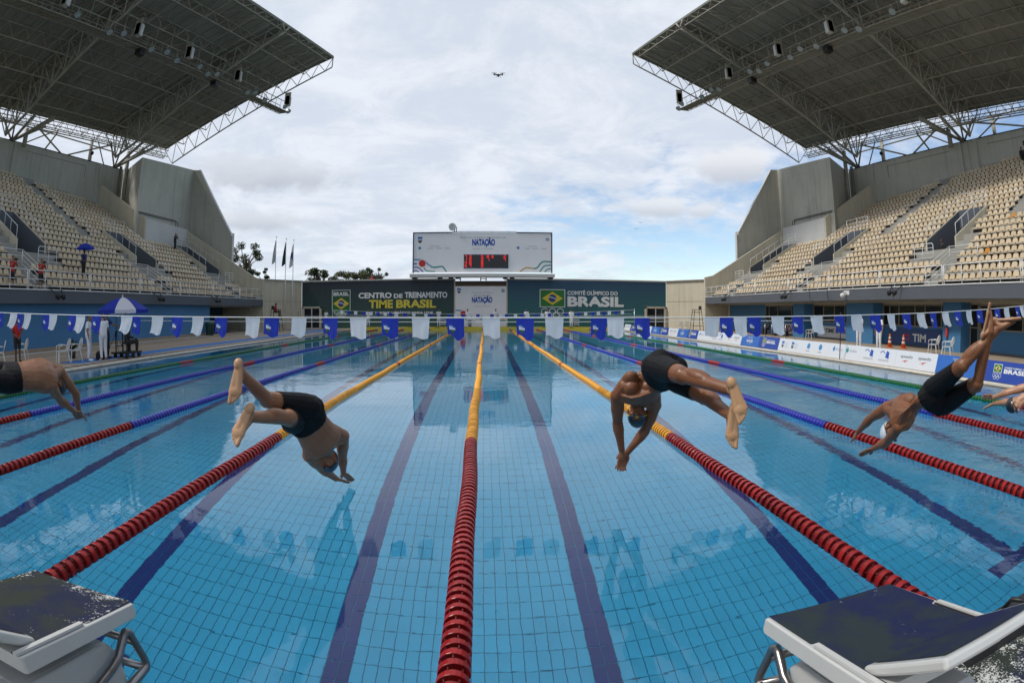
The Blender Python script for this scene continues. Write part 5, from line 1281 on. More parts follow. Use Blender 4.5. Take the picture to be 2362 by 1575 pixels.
def diver(J,label,skin,feet,hands,face,capm,hem=.80,vox=.0044,strap=None,wdt=1.0,male=True):
    J={k:V(v) for k,v in J.items()}
    root=thing('person',label,'person',tuple(J['pelvis']))
    mb=MB(); P=J['pelvis']; spine=nrm(J['chest']-P); up2=nrm(J['neck']-J['chest'])
    hs=nrm(J['hipR']-J['hipL']); hs=nrm(hs-spine*hs.dot(spine)); fr=hs.cross(spine)        # front (belly) direction
    ss=nrm(J['shR']-J['shL']); ss=nrm(ss-up2*ss.dot(up2)); fs=ss.cross(up2)
    if fs.dot(fr)<0 : fs=-fs
    def mixv(a,b,t): return nrm(a*(1-t)+b*t)
    W=wdt
    hipL=P-hs*.085; hipR=P+hs*.085
    J['hipL']=J['hipL']*.4+hipL*.6; J['hipR']=J['hipR']*.4+hipR*.6
    shc=(J['shL']+J['shR'])/2
    st=[(P-spine*.11,hs,fr,.120*W,.088),(P-spine*.04,hs,fr,.163*W,.116),(P+spine*.05,hs,fr,.160*W,.110),(P+spine*.14,mixv(hs,ss,.3),mixv(fr,fs,.3),.142*W,.106),
        (J['chest']-spine*.06,mixv(hs,ss,.6),mixv(fr,fs,.6),.154*W,.116),(J['chest']+up2*.05,ss,fs,.172*W,.122),(J['chest']*.35+shc*.65,ss,fs,.168*W,.100),(J['neck']-up2*.01,ss,fs,.095,.066)]
    loft(mb,st)
    # back and chest muscles, buttocks
    for q,h in ((-1,'hipL'),(1,'hipR')):
        ell(mb,P+hs*q*.072-fr*.036-spine*.045,hs*.082,fr*.074,spine*.085)
        ell(mb,J['chest']+ss*q*.070-fs*.030+up2*.02,ss*.075,fs*.062,up2*.120)
        ell(mb,J['chest']+ss*q*.066+fs*.030+up2*.03,ss*.072,fs*.062,up2*.080)
    for sd in 'LR':
        sh,el,wr=J['sh'+sd],J['el'+sd],J['wr'+sd]; q=-1 if sd=='L' else 1
        seg(mb,J['neck']-up2*.05,sh,.062,.056); seg(mb,J['chest']+ss*q*.11+up2*.03,sh,.062,.055)
        ell(mb,sh,ss*.058,fs*.058,up2*.060)
        seg(mb,sh,el,.054,.040,bulge=.008,bpos=.45); seg(mb,el,wr,.042,.027,bulge=.008,bpos=.22)
        hip,kn,an=J['hip'+sd],J['knee'+sd],J['ank'+sd]
        seg(mb,hip,kn,.090*W,.058,n=14,bulge=.008,bpos=.3); seg(mb,P+hs*q*.09,kn,.085*W,.050,n=14)
        d=nrm(an-kn); bk=(kn-hip).normalized(); calf_b=-nrm(fr-d*fr.dot(d))
        if 'calf' in feet: calf_b=nrm(V(feet['calf']))
        seg(mb,kn,an,.052,.034,n=14); ell(mb,kn+d*.125+calf_b*.020,d.cross(calf_b)*.050,calf_b*.046,d*.125); ell(mb,kn-calf_b*.018,d.cross(calf_b)*.046,calf_b*.044,d*.055)
        f,n,big=feet[sd]; foot(mb,an,f,n,big,1.02)
        s_,n_,spd,crl=hands[sd]; hand(mb,wr,J['hd'+sd],s_,n_,spd,1,crl)
    up,fw=face; hc=J['head']; seg(mb,J['neck']-up2*.03,hc-nrm(up)*.03-nrm(fw)*.02,.058,.054)
    head_geo(mb,hc,up,fw)
    me=remesh(mb,vox,2,.5)
    n=len(me.vertices); Q=np.empty(n*3); me.vertices.foreach_get('co',Q); Q=Q.reshape(-1,3)
    NN=np.empty(n*3); me.vertex_normals.foreach_get('vector',NN); NN=NN.reshape(-1,3)
    pale=np.zeros(n)
    for sd in 'LR':
        f,nn,_=feet[sd]; f=nrm(f); nn=nrm(V(nn)-f*V(nn).dot(f)); a=J['ank'+sd]
        rel=Q-np.array(a[:]); near=(np.linalg.norm(rel-np.array((f*.07)[:]),axis=1)<.19)&(rel@np.array(nn[:])>.012)
        pale=np.maximum(pale,near*np.clip((NN@np.array(nn[:])+.15)*1.6,0,1)*.9)
        s_,n_,_,_=hands[sd]; near=np.linalg.norm(Q-np.array(J['wr'+sd][:]),axis=1)<.2
    at=me.attributes.new('pale','FLOAT','POINT'); at.data.foreach_set('value',pale)
    me.transform(Matrix.Translation(-P)); me.materials.clear(); me.materials.append(skin); me.name='body'
    link('body',me,root)
    pl=np.array(P[:]); sp=np.array(spine[:])
    def keep(X):
        k=(X-pl)@sp<.115
        for sd in 'LR':
            dl,tl=dist_seg(X,J['hip'+sd],J['knee'+sd]); dc,_=dist_seg(X,J['knee'+sd],J['ank'+sd]); o='R' if sd=='L' else 'L'
            dol,_=dist_seg(X,J['hip'+o],J['knee'+o]); doc,_=dist_seg(X,J['knee'+o],J['ank'+o])
            mine=np.minimum(dl,dc)<=np.minimum(dol,doc); d=np.array((J['knee'+sd]-J['hip'+sd])[:]); L=np.linalg.norm(d); d/=L
            past=((X-np.array(J['hip'+sd][:]))@d>hem*L)
            k&=~(mine&past)
            dc_only=(dc<.10)&(dc<dl-.004); k&=~(mine&dc_only)
            for a,b in (('sh','el'),('el','wr')):
                da,_=dist_seg(X,J[a+sd],J[b+sd]); k&=~(da<.075)
        return k
    region('swim_shorts',me,keep,.0055,M['swimwear'],root,P)
    cap_and_goggles(root,hc,up,fw,capm,1.0,strap)
    return root,dict(P=P,hs=hs,fr=fr,spine=spine,J=J)
A=dict(pelvis=(-1.178,2.350,0.842),hipL=(-1.245,2.333,0.776),hipR=(-1.156,2.297,0.918),kneeL=(-1.146,1.942,0.894),ankL=(-1.251,1.542,0.966),kneeR=(-1.277,1.907,1.015),ankR=(-1.302,1.548,1.232),chest=(-1.134,2.576,0.620),neck=(-1.124,2.730,0.493),shL=(-1.235,2.600,0.464),shR=(-1.010,2.850,0.575),head=(-1.152,2.841,0.367),elL=(-1.204,2.816,0.298),wrL=(-1.145,3.020,0.149),hdL=(-1.061,3.150,0.078),elR=(-1.080,3.051,0.331),wrR=(-1.120,3.200,0.150),hdR=(-1.070,3.320,0.040))
B=dict(pelvis=(1.442,2.300,1.167),hipL=(1.502,2.319,1.096),hipR=(1.425,2.208,1.184),kneeL=(1.601,1.915,1.035),ankL=(1.622,1.501,0.969),kneeR=(1.391,1.789,1.190),ankR=(1.587,1.422,1.134),chest=(1.338,2.574,1.040),neck=(1.352,2.718,0.901),shL=(1.185,2.659,0.936),shR=(1.520,2.740,0.840),head=(1.393,2.807,0.762),elL=(1.228,2.806,0.690),wrL=(1.285,2.850,0.440),hdL=(1.272,2.803,0.274),elR=(1.496,2.899,0.598),wrR=(1.345,2.900,0.410),hdR=(1.265,2.860,0.250))
C_=dict(pelvis=(3.700,1.655,0.967),hipL=(3.648,1.616,1.036),hipR=(3.752,1.584,0.920),kneeL=(3.551,1.268,1.251),ankL=(3.733,1.011,1.542),kneeR=(3.721,1.216,1.120),ankR=(3.666,1.064,1.508),chest=(3.613,1.928,0.826),neck=(3.597,2.105,0.733),shL=(3.522,1.947,0.690),shR=(3.642,2.269,0.792),head=(3.656,2.187,0.597),elL=(3.590,2.163,0.508),wrL=(3.633,2.393,0.396),hdL=(3.563,2.523,0.311),elR=(3.658,2.521,0.649),wrR=(3.679,2.721,0.484),hdR=(3.707,2.851,0.379))
D_=dict(pelvis=(-3.750,1.616,1.119),hipL=(-3.702,1.539,1.093),hipR=(-3.834,1.650,1.149),kneeL=(-3.605,1.135,1.156),ankL=(-3.414,0.770,1.237),kneeR=(-3.751,1.245,1.223),ankR=(-3.568,0.874,1.299),chest=(-3.606,1.902,1.123),neck=(-3.601,2.094,1.066),shL=(-3.501,1.947,1.039),shR=(-3.662,2.256,1.116),head=(-3.690,2.220,0.996),elL=(-3.594,2.167,0.874),wrL=(-3.615,2.386,0.737),hdL=(-3.678,2.518,0.649),elR=(-3.629,2.442,0.896),wrR=(-3.733,2.577,0.700),hdR=(-3.761,2.712,0.601))
E_=dict(neck=(6.350,2.196,0.789),chest=(6.466,1.986,0.792),pelvis=(6.637,1.653,0.848),hipL=(6.650,1.600,0.772),hipR=(6.68,1.61,0.929),kneeL=(6.80,1.20,0.883),ankL=(6.92,.80,1.017),kneeR=(6.84,1.20,1.042),ankR=(6.95,.80,1.171),shL=(6.264,2.287,0.674),shR=(6.459,2.298,0.847),head=(6.178,2.376,0.634),elL=(6.262,2.565,0.637),wrL=(6.285,2.818,0.582),hdL=(6.177,2.956,0.493),elR=(6.274,2.571,0.751),wrR=(6.250,2.813,0.658),hdR=(6.124,2.974,0.673))
caps={k:mat('cap_'+k,c,.3,coat=.5) for k,c in dict(navy=(.01,.02,.07),white=(.55,.60,.66),black=(.01,.012,.016),black2=(.015,.018,.03)).items()}
pale=(.50,.335,.23)
diver(A,'diver with pale soles toward us, diving between the left yellow rope and the middle rope',skin_mat('skin_a',(.255,.115,.055),(.45,.255,.135)),
   dict(R=((-.10,-.18,-.97),(.12,-.97,.20),1),L=((-.38,-.37,-.85),(.10,-.86,.44),-1),calf=(.1,-.2,.95)),dict(L=((-.9,-.2,.2),(0,-.4,.9),.1,.05),R=((-.9,-.2,.2),(0,-.3,.9),.1,.05)),
   ((.10,.55,-.83),(-.25,-.80,-.50)),caps['navy'])
rb,ib=diver(B,'piked diver with upside-down face and blue goggles, right of the middle rope',skin_mat('skin_b',(.165,.064,.026),(.43,.25,.125)),
   dict(R=((.26,-.30,-.92),(-.38,-.88,.15),1),L=((-.10,-.19,-.98),(-.20,-.97,.12),-1),calf=(.15,.1,.98)),dict(L=((.9,.3,0),(.1,.95,.1),.9,.15),R=((-.9,.3,0),(.1,.95,.1),.5,.05)),
   ((.06,.12,-.99),(-.30,-.95,-.05)),caps['black2'],strap=mat('strap_yellow',(.6,.45,.04),.4))
diver(C_,'diver in knee-length black shorts with legs high, before the white sponsor boards',skin_mat('skin_c',(.180,.073,.030),(.36,.20,.11)),
   dict(R=((.15,-.22,.96),(-.58,.81,0),1),L=((.56,-.80,.05),(.05,.12,.99),1),calf=(-.5,.5,.6)),dict(L=((.5,.3,-.4),(-.3,-.3,.9),.1,.0),R=((-.5,-.3,-.4),(-.3,-.3,.9),.1,.0)),
   ((-.25,.72,-.65),(-.35,-.50,-.75)),caps['white'],hem=.86)
diver(D_,'diver cut by the left edge, bare back and arms reaching down over the water',skin_mat('skin_d',(.215,.095,.045),pale),
   dict(R=((.2,-.9,.3),(.0,.3,.95),1),L=((.2,-.9,.3),(0,.3,.95),-1)),dict(L=((.6,.2,.3),(0,.5,.8),.2,.1),R=((-.6,.2,.3),(0,.5,.8),.2,.1)),
   ((.05,.55,-.83),(-.1,-.75,-.6)),caps['black'])
diver(E_,'fair-skinned diver cut by the right edge, arms and open hands stretched forward',skin_mat('skin_e',(.39,.21,.125),(.45,.27,.17)),
   dict(R=((.2,-.9,.3),(.0,.3,.95),1),L=((.2,-.9,.3),(0,.3,.95),-1)),dict(L=((.5,.5,-.3),(-.2,-.2,.9),.8,.0),R=((-.3,-.3,.5),(-.3,-.2,.9),.6,.35)),
   ((-.55,.65,-.52),(-.35,-.45,-.8)),caps['black'])
# white waistband mark of the piked diver
mk=MB(); c=ib['P']+ib['spine']*.085-ib['hs']*.148; 
# ---------------------------------------------------------------- clothed people
def clothed(label,loc,face,cols,pose='stand',h=1.74,cap=None,group=None,vox=.022,hair=(.02,.015,.012)):
    """face: heading angle (0 looks towards +Y). cols: dict(skin, shirt, trousers, shoes, sleeve)"""
    root=thing('person',label,'person',loc,group); k=h/1.75; L0=V(loc); c,s=cos(face),sin(face)
    def Wd(x,y,z): return V((x*c-y*s,x*s+y*c,z))*k+L0
    J={}
    seat=pose in('sit','highsit')
    hz=.52 if seat else .93
    J['P']=(0,-.02,hz); J['C']=(0,.0,hz+.36); J['N']=(0,.01,hz+.53); J['H']=(0,.035,hz+.68)
    for q,sd in((-1,'L'),(1,'R')):
        J['sh'+sd]=(.185*q,0,hz+.48); J['hip'+sd]=(.09*q,0,hz-.03)
        if seat: J['kn'+sd]=(.13*q,.42,hz+.02); J['an'+sd]=(.12*q,.40,hz-.40); J['to'+sd]=(.13*q,.56,hz-.47)
        else: J['kn'+sd]=(.095*q,.02,.50); J['an'+sd]=(.10*q,-.02,.09); J['to'+sd]=(.12*q,.13,.035)
        if pose=='behind': J['el'+sd]=(.26*q,-.10,hz+.20); J['wr'+sd]=(.07*q,-.20,hz-.02)
        elif pose=='front': J['el'+sd]=(.24*q,.04,hz+.20); J['wr'+sd]=(.05*q,.20,hz+.02)
        elif pose=='camera': J['el'+sd]=(.24*q,.20,hz+.28); J['wr'+sd]=(.07*q,.24,hz+.60)
        elif seat: J['el'+sd]=(.24*q,.06,hz+.22); J['wr'+sd]=(.16*q,.30,hz+.14)
        elif pose=='reach' and q>0: J['el'+sd]=(.30,.18,hz+.32); J['wr'+sd]=(.36,.42,hz+.25)
        else: J['el'+sd]=(.245*q,-.01,hz+.20); J['wr'+sd]=(.25*q,.05,hz-.05)
    J={a:Wd(*b) for a,b in J.items()}; mb=MB(); hs=Wd(1,0,0)-Wd(0,0,0); hs.normalize(); fr=Wd(0,1,0)-Wd(0,0,0); fr.normalize(); up=V((0,0,1))
    loft(mb,[(J['P']-up*.09*k,hs,fr,.10*k,.09*k),(J['P'],hs,fr,.165*k,.12*k),(J['P']+up*.16*k,hs,fr,.145*k,.115*k),(J['C'],hs,fr,.17*k,.12*k),(J['C']+up*.11*k,hs,fr,.165*k,.10*k),(J['N'],hs,fr,.07*k,.06*k)],14)
    for q,sd in((-1,'L'),(1,'R')):
        seg(mb,J['N']-up*.05*k,J['sh'+sd],.05*k,.055*k,n=9); seg(mb,J['sh'+sd],J['el'+sd],.05*k,.040*k,n=9); seg(mb,J['el'+sd],J['wr'+sd],.040*k,.028*k,n=9)
        f=nrm(J['wr'+sd]-J['el'+sd]); seg(mb,J['wr'+sd],J['wr'+sd]+f*.13*k,.030*k,.022*k,hs,.6,n=8)
        seg(mb,J['hip'+sd],J['kn'+sd],.088*k,.058*k,n=10); seg(mb,J['kn'+sd],J['an'+sd],.056*k,.038*k,n=10,bulge=.006)
        seg(mb,J['an'+sd]-up*.02,J['to'+sd],.040*k,.034*k,hs,.8,n=9)
    seg(mb,J['N']-up*.03,J['H']-up*.06,.052*k,.05*k,n=9); head_geo(mb,J['H'],up,fr,k)
    me=remesh(mb,vox,2,.5); me.transform(Matrix.Translation(-L0)); me.materials.clear(); me.materials.append(cols['skin']); me.name='body'; link('body',me,root)
    bones=[('torso',J['P']-up*.05,J['N'])]+[(n+sd,J[a+sd],J[b+sd]) for sd in'LR' for n,a,b in(('ua','sh','el'),('fa','el','wr'),('th','hip','kn'),('ca','kn','an'),('ft','an','to'))]+[('head',J['N']+up*.05,J['H'])]
    def assign(X):
        D=[];T=[]
        for n,a,b in bones: d,t=dist_seg(X,a,b); D.append(d-(.10 if n=='torso' else .05 if n[:2] in('th','ua') else .0)); T.append(t)
        D=np.array(D);T=np.array(T);i=D.argmin(0); return i,T[i,np.arange(len(i))]
    names=[b[0] for b in bones]
    def rule(r):
        def f(X):
            i,t=assign(X); ok=np.zeros(len(X),bool)
            for n,(a,b) in r.items():
                for j,nm in enumerate(names):
                    if nm.startswith(n): ok|=(i==j)&(t>=a)&(t<=b)
            return ok
        return f
    sl=cols.get('sleeve',.7); tl=cols.get('leg',1.0)
    region('shirt',me,rule({'torso':(.12,.97),'ua':(0,sl),**({'fa':(0,.85)} if sl>1 else {})}),.016,cols['shirt'],root,L0)
    region('trousers',me,rule({'torso':(0,.16),'th':(0,1 if tl>=1 else tl),**({'ca':(0,.93)} if tl>=1 else {})}),.014,cols['trousers'],root,L0)
    region('shoes',me,rule({'ft':(0,1)}),.010,cols['shoes'],root,L0)
    hb=MB(); tilt=nrm(up*.9-fr*.45); ce=J['H']+up*.030*k-fr*.012*k
    n=12;vs=[]
    for j in range(7):
        t=pi*.52*j/6
        for i in range(n): a=2*pi*i/n; vs.append(ce+hs*.083*k*sin(t)*cos(a)+nrm(fr-tilt*fr.dot(tilt))*.100*k*sin(t)*sin(a)+tilt*.098*k*cos(t))
    hb.add(vs,[(j*n+i,j*n+(i+1)%n,(j+1)*n+(i+1)%n,(j+1)*n+i) for j in range(6) for i in range(n)],True)
    if cap is not None:
        hb.build('cap',cap,root); pk=MB(); b0=J['H']+fr*.07*k+up*.05*k; pk.prism([b0-hs*.06*k,b0+hs*.06*k,b0+hs*.045*k+fr*.085*k,b0-hs*.045*k+fr*.085*k],(0,0,.01)); pk.build('cap_peak',cap,root)
    else: hb.build('hair',mat('hair',hair,.7) if 'hair' not in M else M['hair'],root)
    return root,J,k
M['hair']=mat('hair',(.018,.014,.011),.6)
SK={k:skin_mat('skin_'+k,c,c) for k,c in dict(light=(.36,.21,.14),mid=(.25,.13,.075),dark=(.12,.06,.035)).items()}
CL={k:mat('cloth_'+k,c,.85,var=.12,vscale=9,bump=.5,bscale=14) for k,c in dict(white=(.66,.67,.70),white2=(.60,.62,.67),red=(.42,.018,.018),navy=(.015,.03,.14),black=(.015,.015,.017),blue=(.03,.08,.35),maroon=(.13,.015,.03)).items()}
def duds(shirt,tr,shoe='white',skin='mid',**k): return dict(skin=SK[skin],shirt=CL[shirt],trousers=CL[tr],shoes=CL[shoe],**k)
DZ=.03
clothed('official in white with bare forearms, left one of the pair beside the parasol trolley',(-14.45,14.62,DZ),radians(-60),duds('white','white2',skin='mid'),h=1.72,vox=.018)
clothed('official in white standing right of the other, nearest the left pool edge',(-13.98,15.0,DZ),radians(60),duds('white','white2',skin='light'),h=1.74,vox=.018,pose='front')
clothed('man in dark blue shirt reaching to the parasol trolley behind the two white officials',(-14.55,15.9,DZ),radians(-20),duds('navy','black','black',skin='mid'),pose='reach',h=1.80)
clothed('man in red shirt and black shorts standing before the blue wall',(-17.7,13.3,DZ),radians(-110),duds('red','black','black',skin='dark',leg=.95),pose='front',h=1.72,vox=.018)
clothed('official in white with blue cap and folded hands, left of the two by the cones',(19.9,22.55,DZ),radians(115),duds('white','white2',skin='mid'),pose='front',h=1.78,cap=CL['blue'],vox=.018)
clothed('official in white polo, arms at his sides, right of the capped official',(19.4,20.2,DZ),radians(100),duds('white','white2',skin='mid'),h=1.76,vox=.018)
# far end officials
for k,(x,pose,cp,w) in enumerate(((-15.6,'stand',None,'leftmost, near the left door'),(-11.3,'stand',None,'under the shield of the dark mural'),(-8.5,'front',None,'below the yellow mural letters'),(-4.3,'behind',None,'just left of the event banner'),(-1.5,'front',None,'before the red disc of the event banner'),(1.2,'stand',None,'before the right half of the event banner'),(4.15,'front','blue','in a blue cap, right of the event banner'),(6.2,'stand',None,'under the mural flag'),(8.6,'front',None,'under the large white letters'))):
    clothed('distant official in white, '+w,(x,51.6+.25*(k%3),.28 if x<11 else DZ),radians(180 if k%2 else 150),duds('white','white2',skin='mid'),pose=pose,h=1.70,cap=CL['blue'] if cp else None,group='officials in white behind the far blocks',vox=.035)
# in the stands
def camera_on(root,J,k,big=False):
    p=(J['wrL']+J['wrR'])/2; f=nrm(p-J['H']); f.z=0; f=nrm(f); b=MB(); b.obox(p+f*.03,V((f.y,-f.x,0))*.075,f*.04,V((0,0,.05))); b.lathe(tuple(p+f*.06),[(.035,0),(.04,.10),(.045,.16)],10,tuple(f)); b.build('held_camera',M['black_metal'],root)
r_,J,k=clothed('photographer in red with raised camera at the left rail, nearer one',(-22.55,16.9,ZL),radians(-90),duds('red','black','black',skin='mid',leg=.9),pose='camera',h=1.72); camera_on(r_,J,k)
r_,J,k=clothed('photographer in red at the left rail, right of the other one',(-22.55,19.2,ZL),radians(-95),duds('red','black','black',skin='mid',leg=.9),pose='camera',h=1.70); camera_on(r_,J,k)
clothed('dark dressed person standing under the blue umbrella among the left seats',(-23.6,24.1,ZL+RR_*2),radians(-90),duds('navy','black','black',skin='dark'),pose='front',h=1.66)
clothed('person in black on the high landing at the left stand far end',(-30.1,45.4,ZL+RR_*10),radians(-90),duds('black','black','black',skin='dark'),pose='camera',h=1.72)
clothed('guard in dark suit inside the stair mouth of the right stand',(27.4,23.0-.6,ZR+1.55),radians(95),duds('black','black','black',skin='dark',sleeve=1.2),h=1.78)
for k,(x,y,w) in enumerate(((39.0,21.6,'left'),(38.4,20.9,'middle'),(38.9,19.9,'right'))):
    i=20 if k!=1 else 19
    clothed('camera crew member in black atop the right stand, %s one of three'%w,(x,y,ZR+RR_*i+.0),radians(90),duds('black','black','black',skin='dark',sleeve=1.2),pose='camera' if k==1 else 'stand',h=1.78,group='camera crew on the top rows')
clothed('man in red looking over the dark mural wall',(-12.0,57.0,3.98),radians(180),duds('red','black','black',skin='mid'),h=1.72)
clothed('person in maroon shirt seated by the service building windows',(22.6,36.0,DZ),radians(90),duds('maroon','black','black',skin='dark'),pose='sit',h=1.70)
clothed('person in black seated left of the one in maroon',(22.9,38.6,DZ),radians(90),duds('black','black','black',skin='dark'),pose='sit',h=1.70)
t_=thing('bench','low dark bench under the two seated people by the service building','bench',(22.8,37.2,DZ)); b=MB(); b.box((22.6,35.3,.40),(23.15,39.2,.45)); b.build('seat_plank',M['steel_dark'],t_)
for y in (35.5,37.2,39.0): b=MB(); b.box((22.7,y-.03,DZ),(23.05,y+.03,.40)); b.build('leg',M['steel_dark'],t_)
# lifeguard chairs
def guard_chair(x,y,label,d):
    t_=thing('lifeguard_chair',label,'lifeguard chair',(x,y,DZ)); z=1.75
    def leg(a,b_): m=MB(); m.bar(a,b_,.045); m.build('leg',M['steel_dark'],t_)
    for sx in(-1,1):
        for sy in(-1,1): leg((x+sx*.55,y+sy*.45,DZ),(x+sx*.33,y+sy*.28,z+(.55 if sx*d<0 else .3)))
    m=MB(); m.box((x-.36,y-.32,z),(x+.36,y+.32,z+.05)); m.build('seat',M['steel_dark'],t_)
    m=MB(); m.box((x-d*.34-.02,y-.30,z+.25),(x-d*.34+.02,y+.30,z+.62)); m.build('backrest',M['steel_dark'],t_)
    m=MB()
    for k in range(1,6): q=k/6; w=.55-.22*q; m.bar((x+d*w,y-.45+.17*q,DZ+z*q),(x+d*w,y+.45-.17*q,DZ+z*q),.03)
    for zz,w in((.5,.49),(1.1,.42)):
        for sy in(-1,1): m.bar((x-w,y+sy*(w-.1),zz),(x+w,y+sy*(w-.1),zz),.03)
        m.bar((x-d*w,y-w+.1,zz),(x-d*w,y+w-.1,zz),.03)
    m.build('ladder_rungs',M['steel_dark'],t_)
    m=MB()
    for sy in(-1,1): m.bar((x-.33,y+sy*.3,z+.28),(x+.36,y+sy*.3,z+.28),.04)
    m.build('armrest',M['steel_dark'],t_)
guard_chair(-19.1,46.6,'tall dark lifeguard chair by the left beige wall with a man in red on it',1)
guard_chair(19.9,47.3,'empty tall dark lifeguard chair by the right beige wall',-1)
clothed('lifeguard in red shirt sitting on the tall chair by the left beige wall',(-19.15,46.6,1.80-.50+.02),radians(-80),duds('red','black','black',skin='dark',leg=.8),pose='sit',h=1.72)
# ================================================================ STARTING BLOCKS
def worn(name,base,base2,edge):
    m,t,b=node_mat(name); tc=t.nodes.new('ShaderNodeTexCoord').outputs['Object']
    def nz(sc,det,ro): n=t.nodes.new('ShaderNodeTexNoise'); t.links.new(tc,n.inputs[0]); n.inputs['Scale'].default_value=sc; n.inputs['Detail'].default_value=det; n.inputs['Roughness'].default_value=ro; return n.outputs[0]
    def rg(x,a,c,lo=0,hi=1): r=t.nodes.new('ShaderNodeMapRange'); t.links.new(x,r.inputs[0]); r.inputs[1].default_value=a; r.inputs[2].default_value=c; r.inputs[3].default_value=lo; r.inputs[4].default_value=hi; return r.outputs[0]
    x=t.nodes.new('ShaderNodeMixRGB'); t.links.new(rg(nz(5,4,.6),.42,.60),x.inputs[0]); x.inputs[1].default_value=(*base,1); x.inputs[2].default_value=(*base2,1)
    sp=t.nodes.new('ShaderNodeSeparateXYZ'); t.links.new(tc,sp.inputs[0])
    # flaked where feet and hands wear it: along the rim
    ex=rg(nmath(t,'ABSOLUTE',sp.outputs[0]),.10,.27); ey=rg(sp.outputs[1],.02,-.0); ed=nmath(t,'MAXIMUM',ex,rg(sp.outputs[1],-.12,.0))
    big=nz(9,3,.5); fine=nz(85,5,.75)
    fl=nmath(t,'ADD',nmath(t,'MULTIPLY',fine,.62),nmath(t,'ADD',nmath(t,'MULTIPLY',big,.38),nmath(t,'MULTIPLY',ed,edge)))
    k=rg(fl,.665,.675); y=t.nodes.new('ShaderNodeMixRGB'); t.links.new(k,y.inputs[0]); t.links.new(x.outputs[0],y.inputs[1]); y.inputs[2].default_value=(.50,.50,.46,1)
    t.links.new(y.outputs[0],b.inputs['Base Color']); b.inputs['Roughness'].default_value=.8; b.inputs['Specular IOR Level'].default_value=.2
    bp=t.nodes.new('ShaderNodeBump'); bp.inputs['Strength'].default_value=.7; bp.inputs['Distance'].default_value=.002; t.links.new(nz(260,3,.6),bp.inputs['Height']); t.links.new(bp.outputs[0],b.inputs['Normal'])
    return m
M['grip_a']=worn('grip_worn',(.026,.032,.026),(.014,.018,.045),.135); M['grip_b']=worn('grip_blue',(.020,.030,.034),(.010,.015,.055),.035)
M['fibre']=mat('fibreglass',(.50,.50,.48),.30,var=.06,vscale=4,coat=.3,dirt=((.38,.37,.33),3,.6,.85)); M['rust']=mat('rust_steel',(.30,.28,.27),.30,.9,var=.25,vscale=12,dirt=((.16,.07,.03),9,.62,.75))
def rbox(mb,x0,x1,prof,r=.02):
    """side profile (y,z) extruded across x with softened edges"""
    n=len(prof); cy=sum(p[0] for p in prof)/n; cz=sum(p[1] for p in prof)/n
    def ins(p,d): q=V((p[0]-cy,p[1]-cz)); L=q.length; return (p[0]-q.x/L*d,p[1]-q.y/L*d)
    st=[(x0,r),(x0+r*.3,r*.3),(x0+r,0),(x1-r,0),(x1-r*.3,r*.3),(x1,r)]
    vs=[(x,*ins(p,d)) for x,d in st for p in prof]
    mb.add(vs,[(j*n+i,j*n+(i+1)%n,(j+1)*n+(i+1)%n,(j+1)*n+i) for j in range(5) for i in range(n)]+[tuple(range(n))[::-1],tuple(5*n+i for i in range(n))])
def smooth_obj(o,w=.006,seg_=2):
    bv=o.modifiers.new('bevel','BEVEL'); bv.width=w; bv.segments=seg_; bv.limit_method='ANGLE'; bv.angle_limit=radians(35)
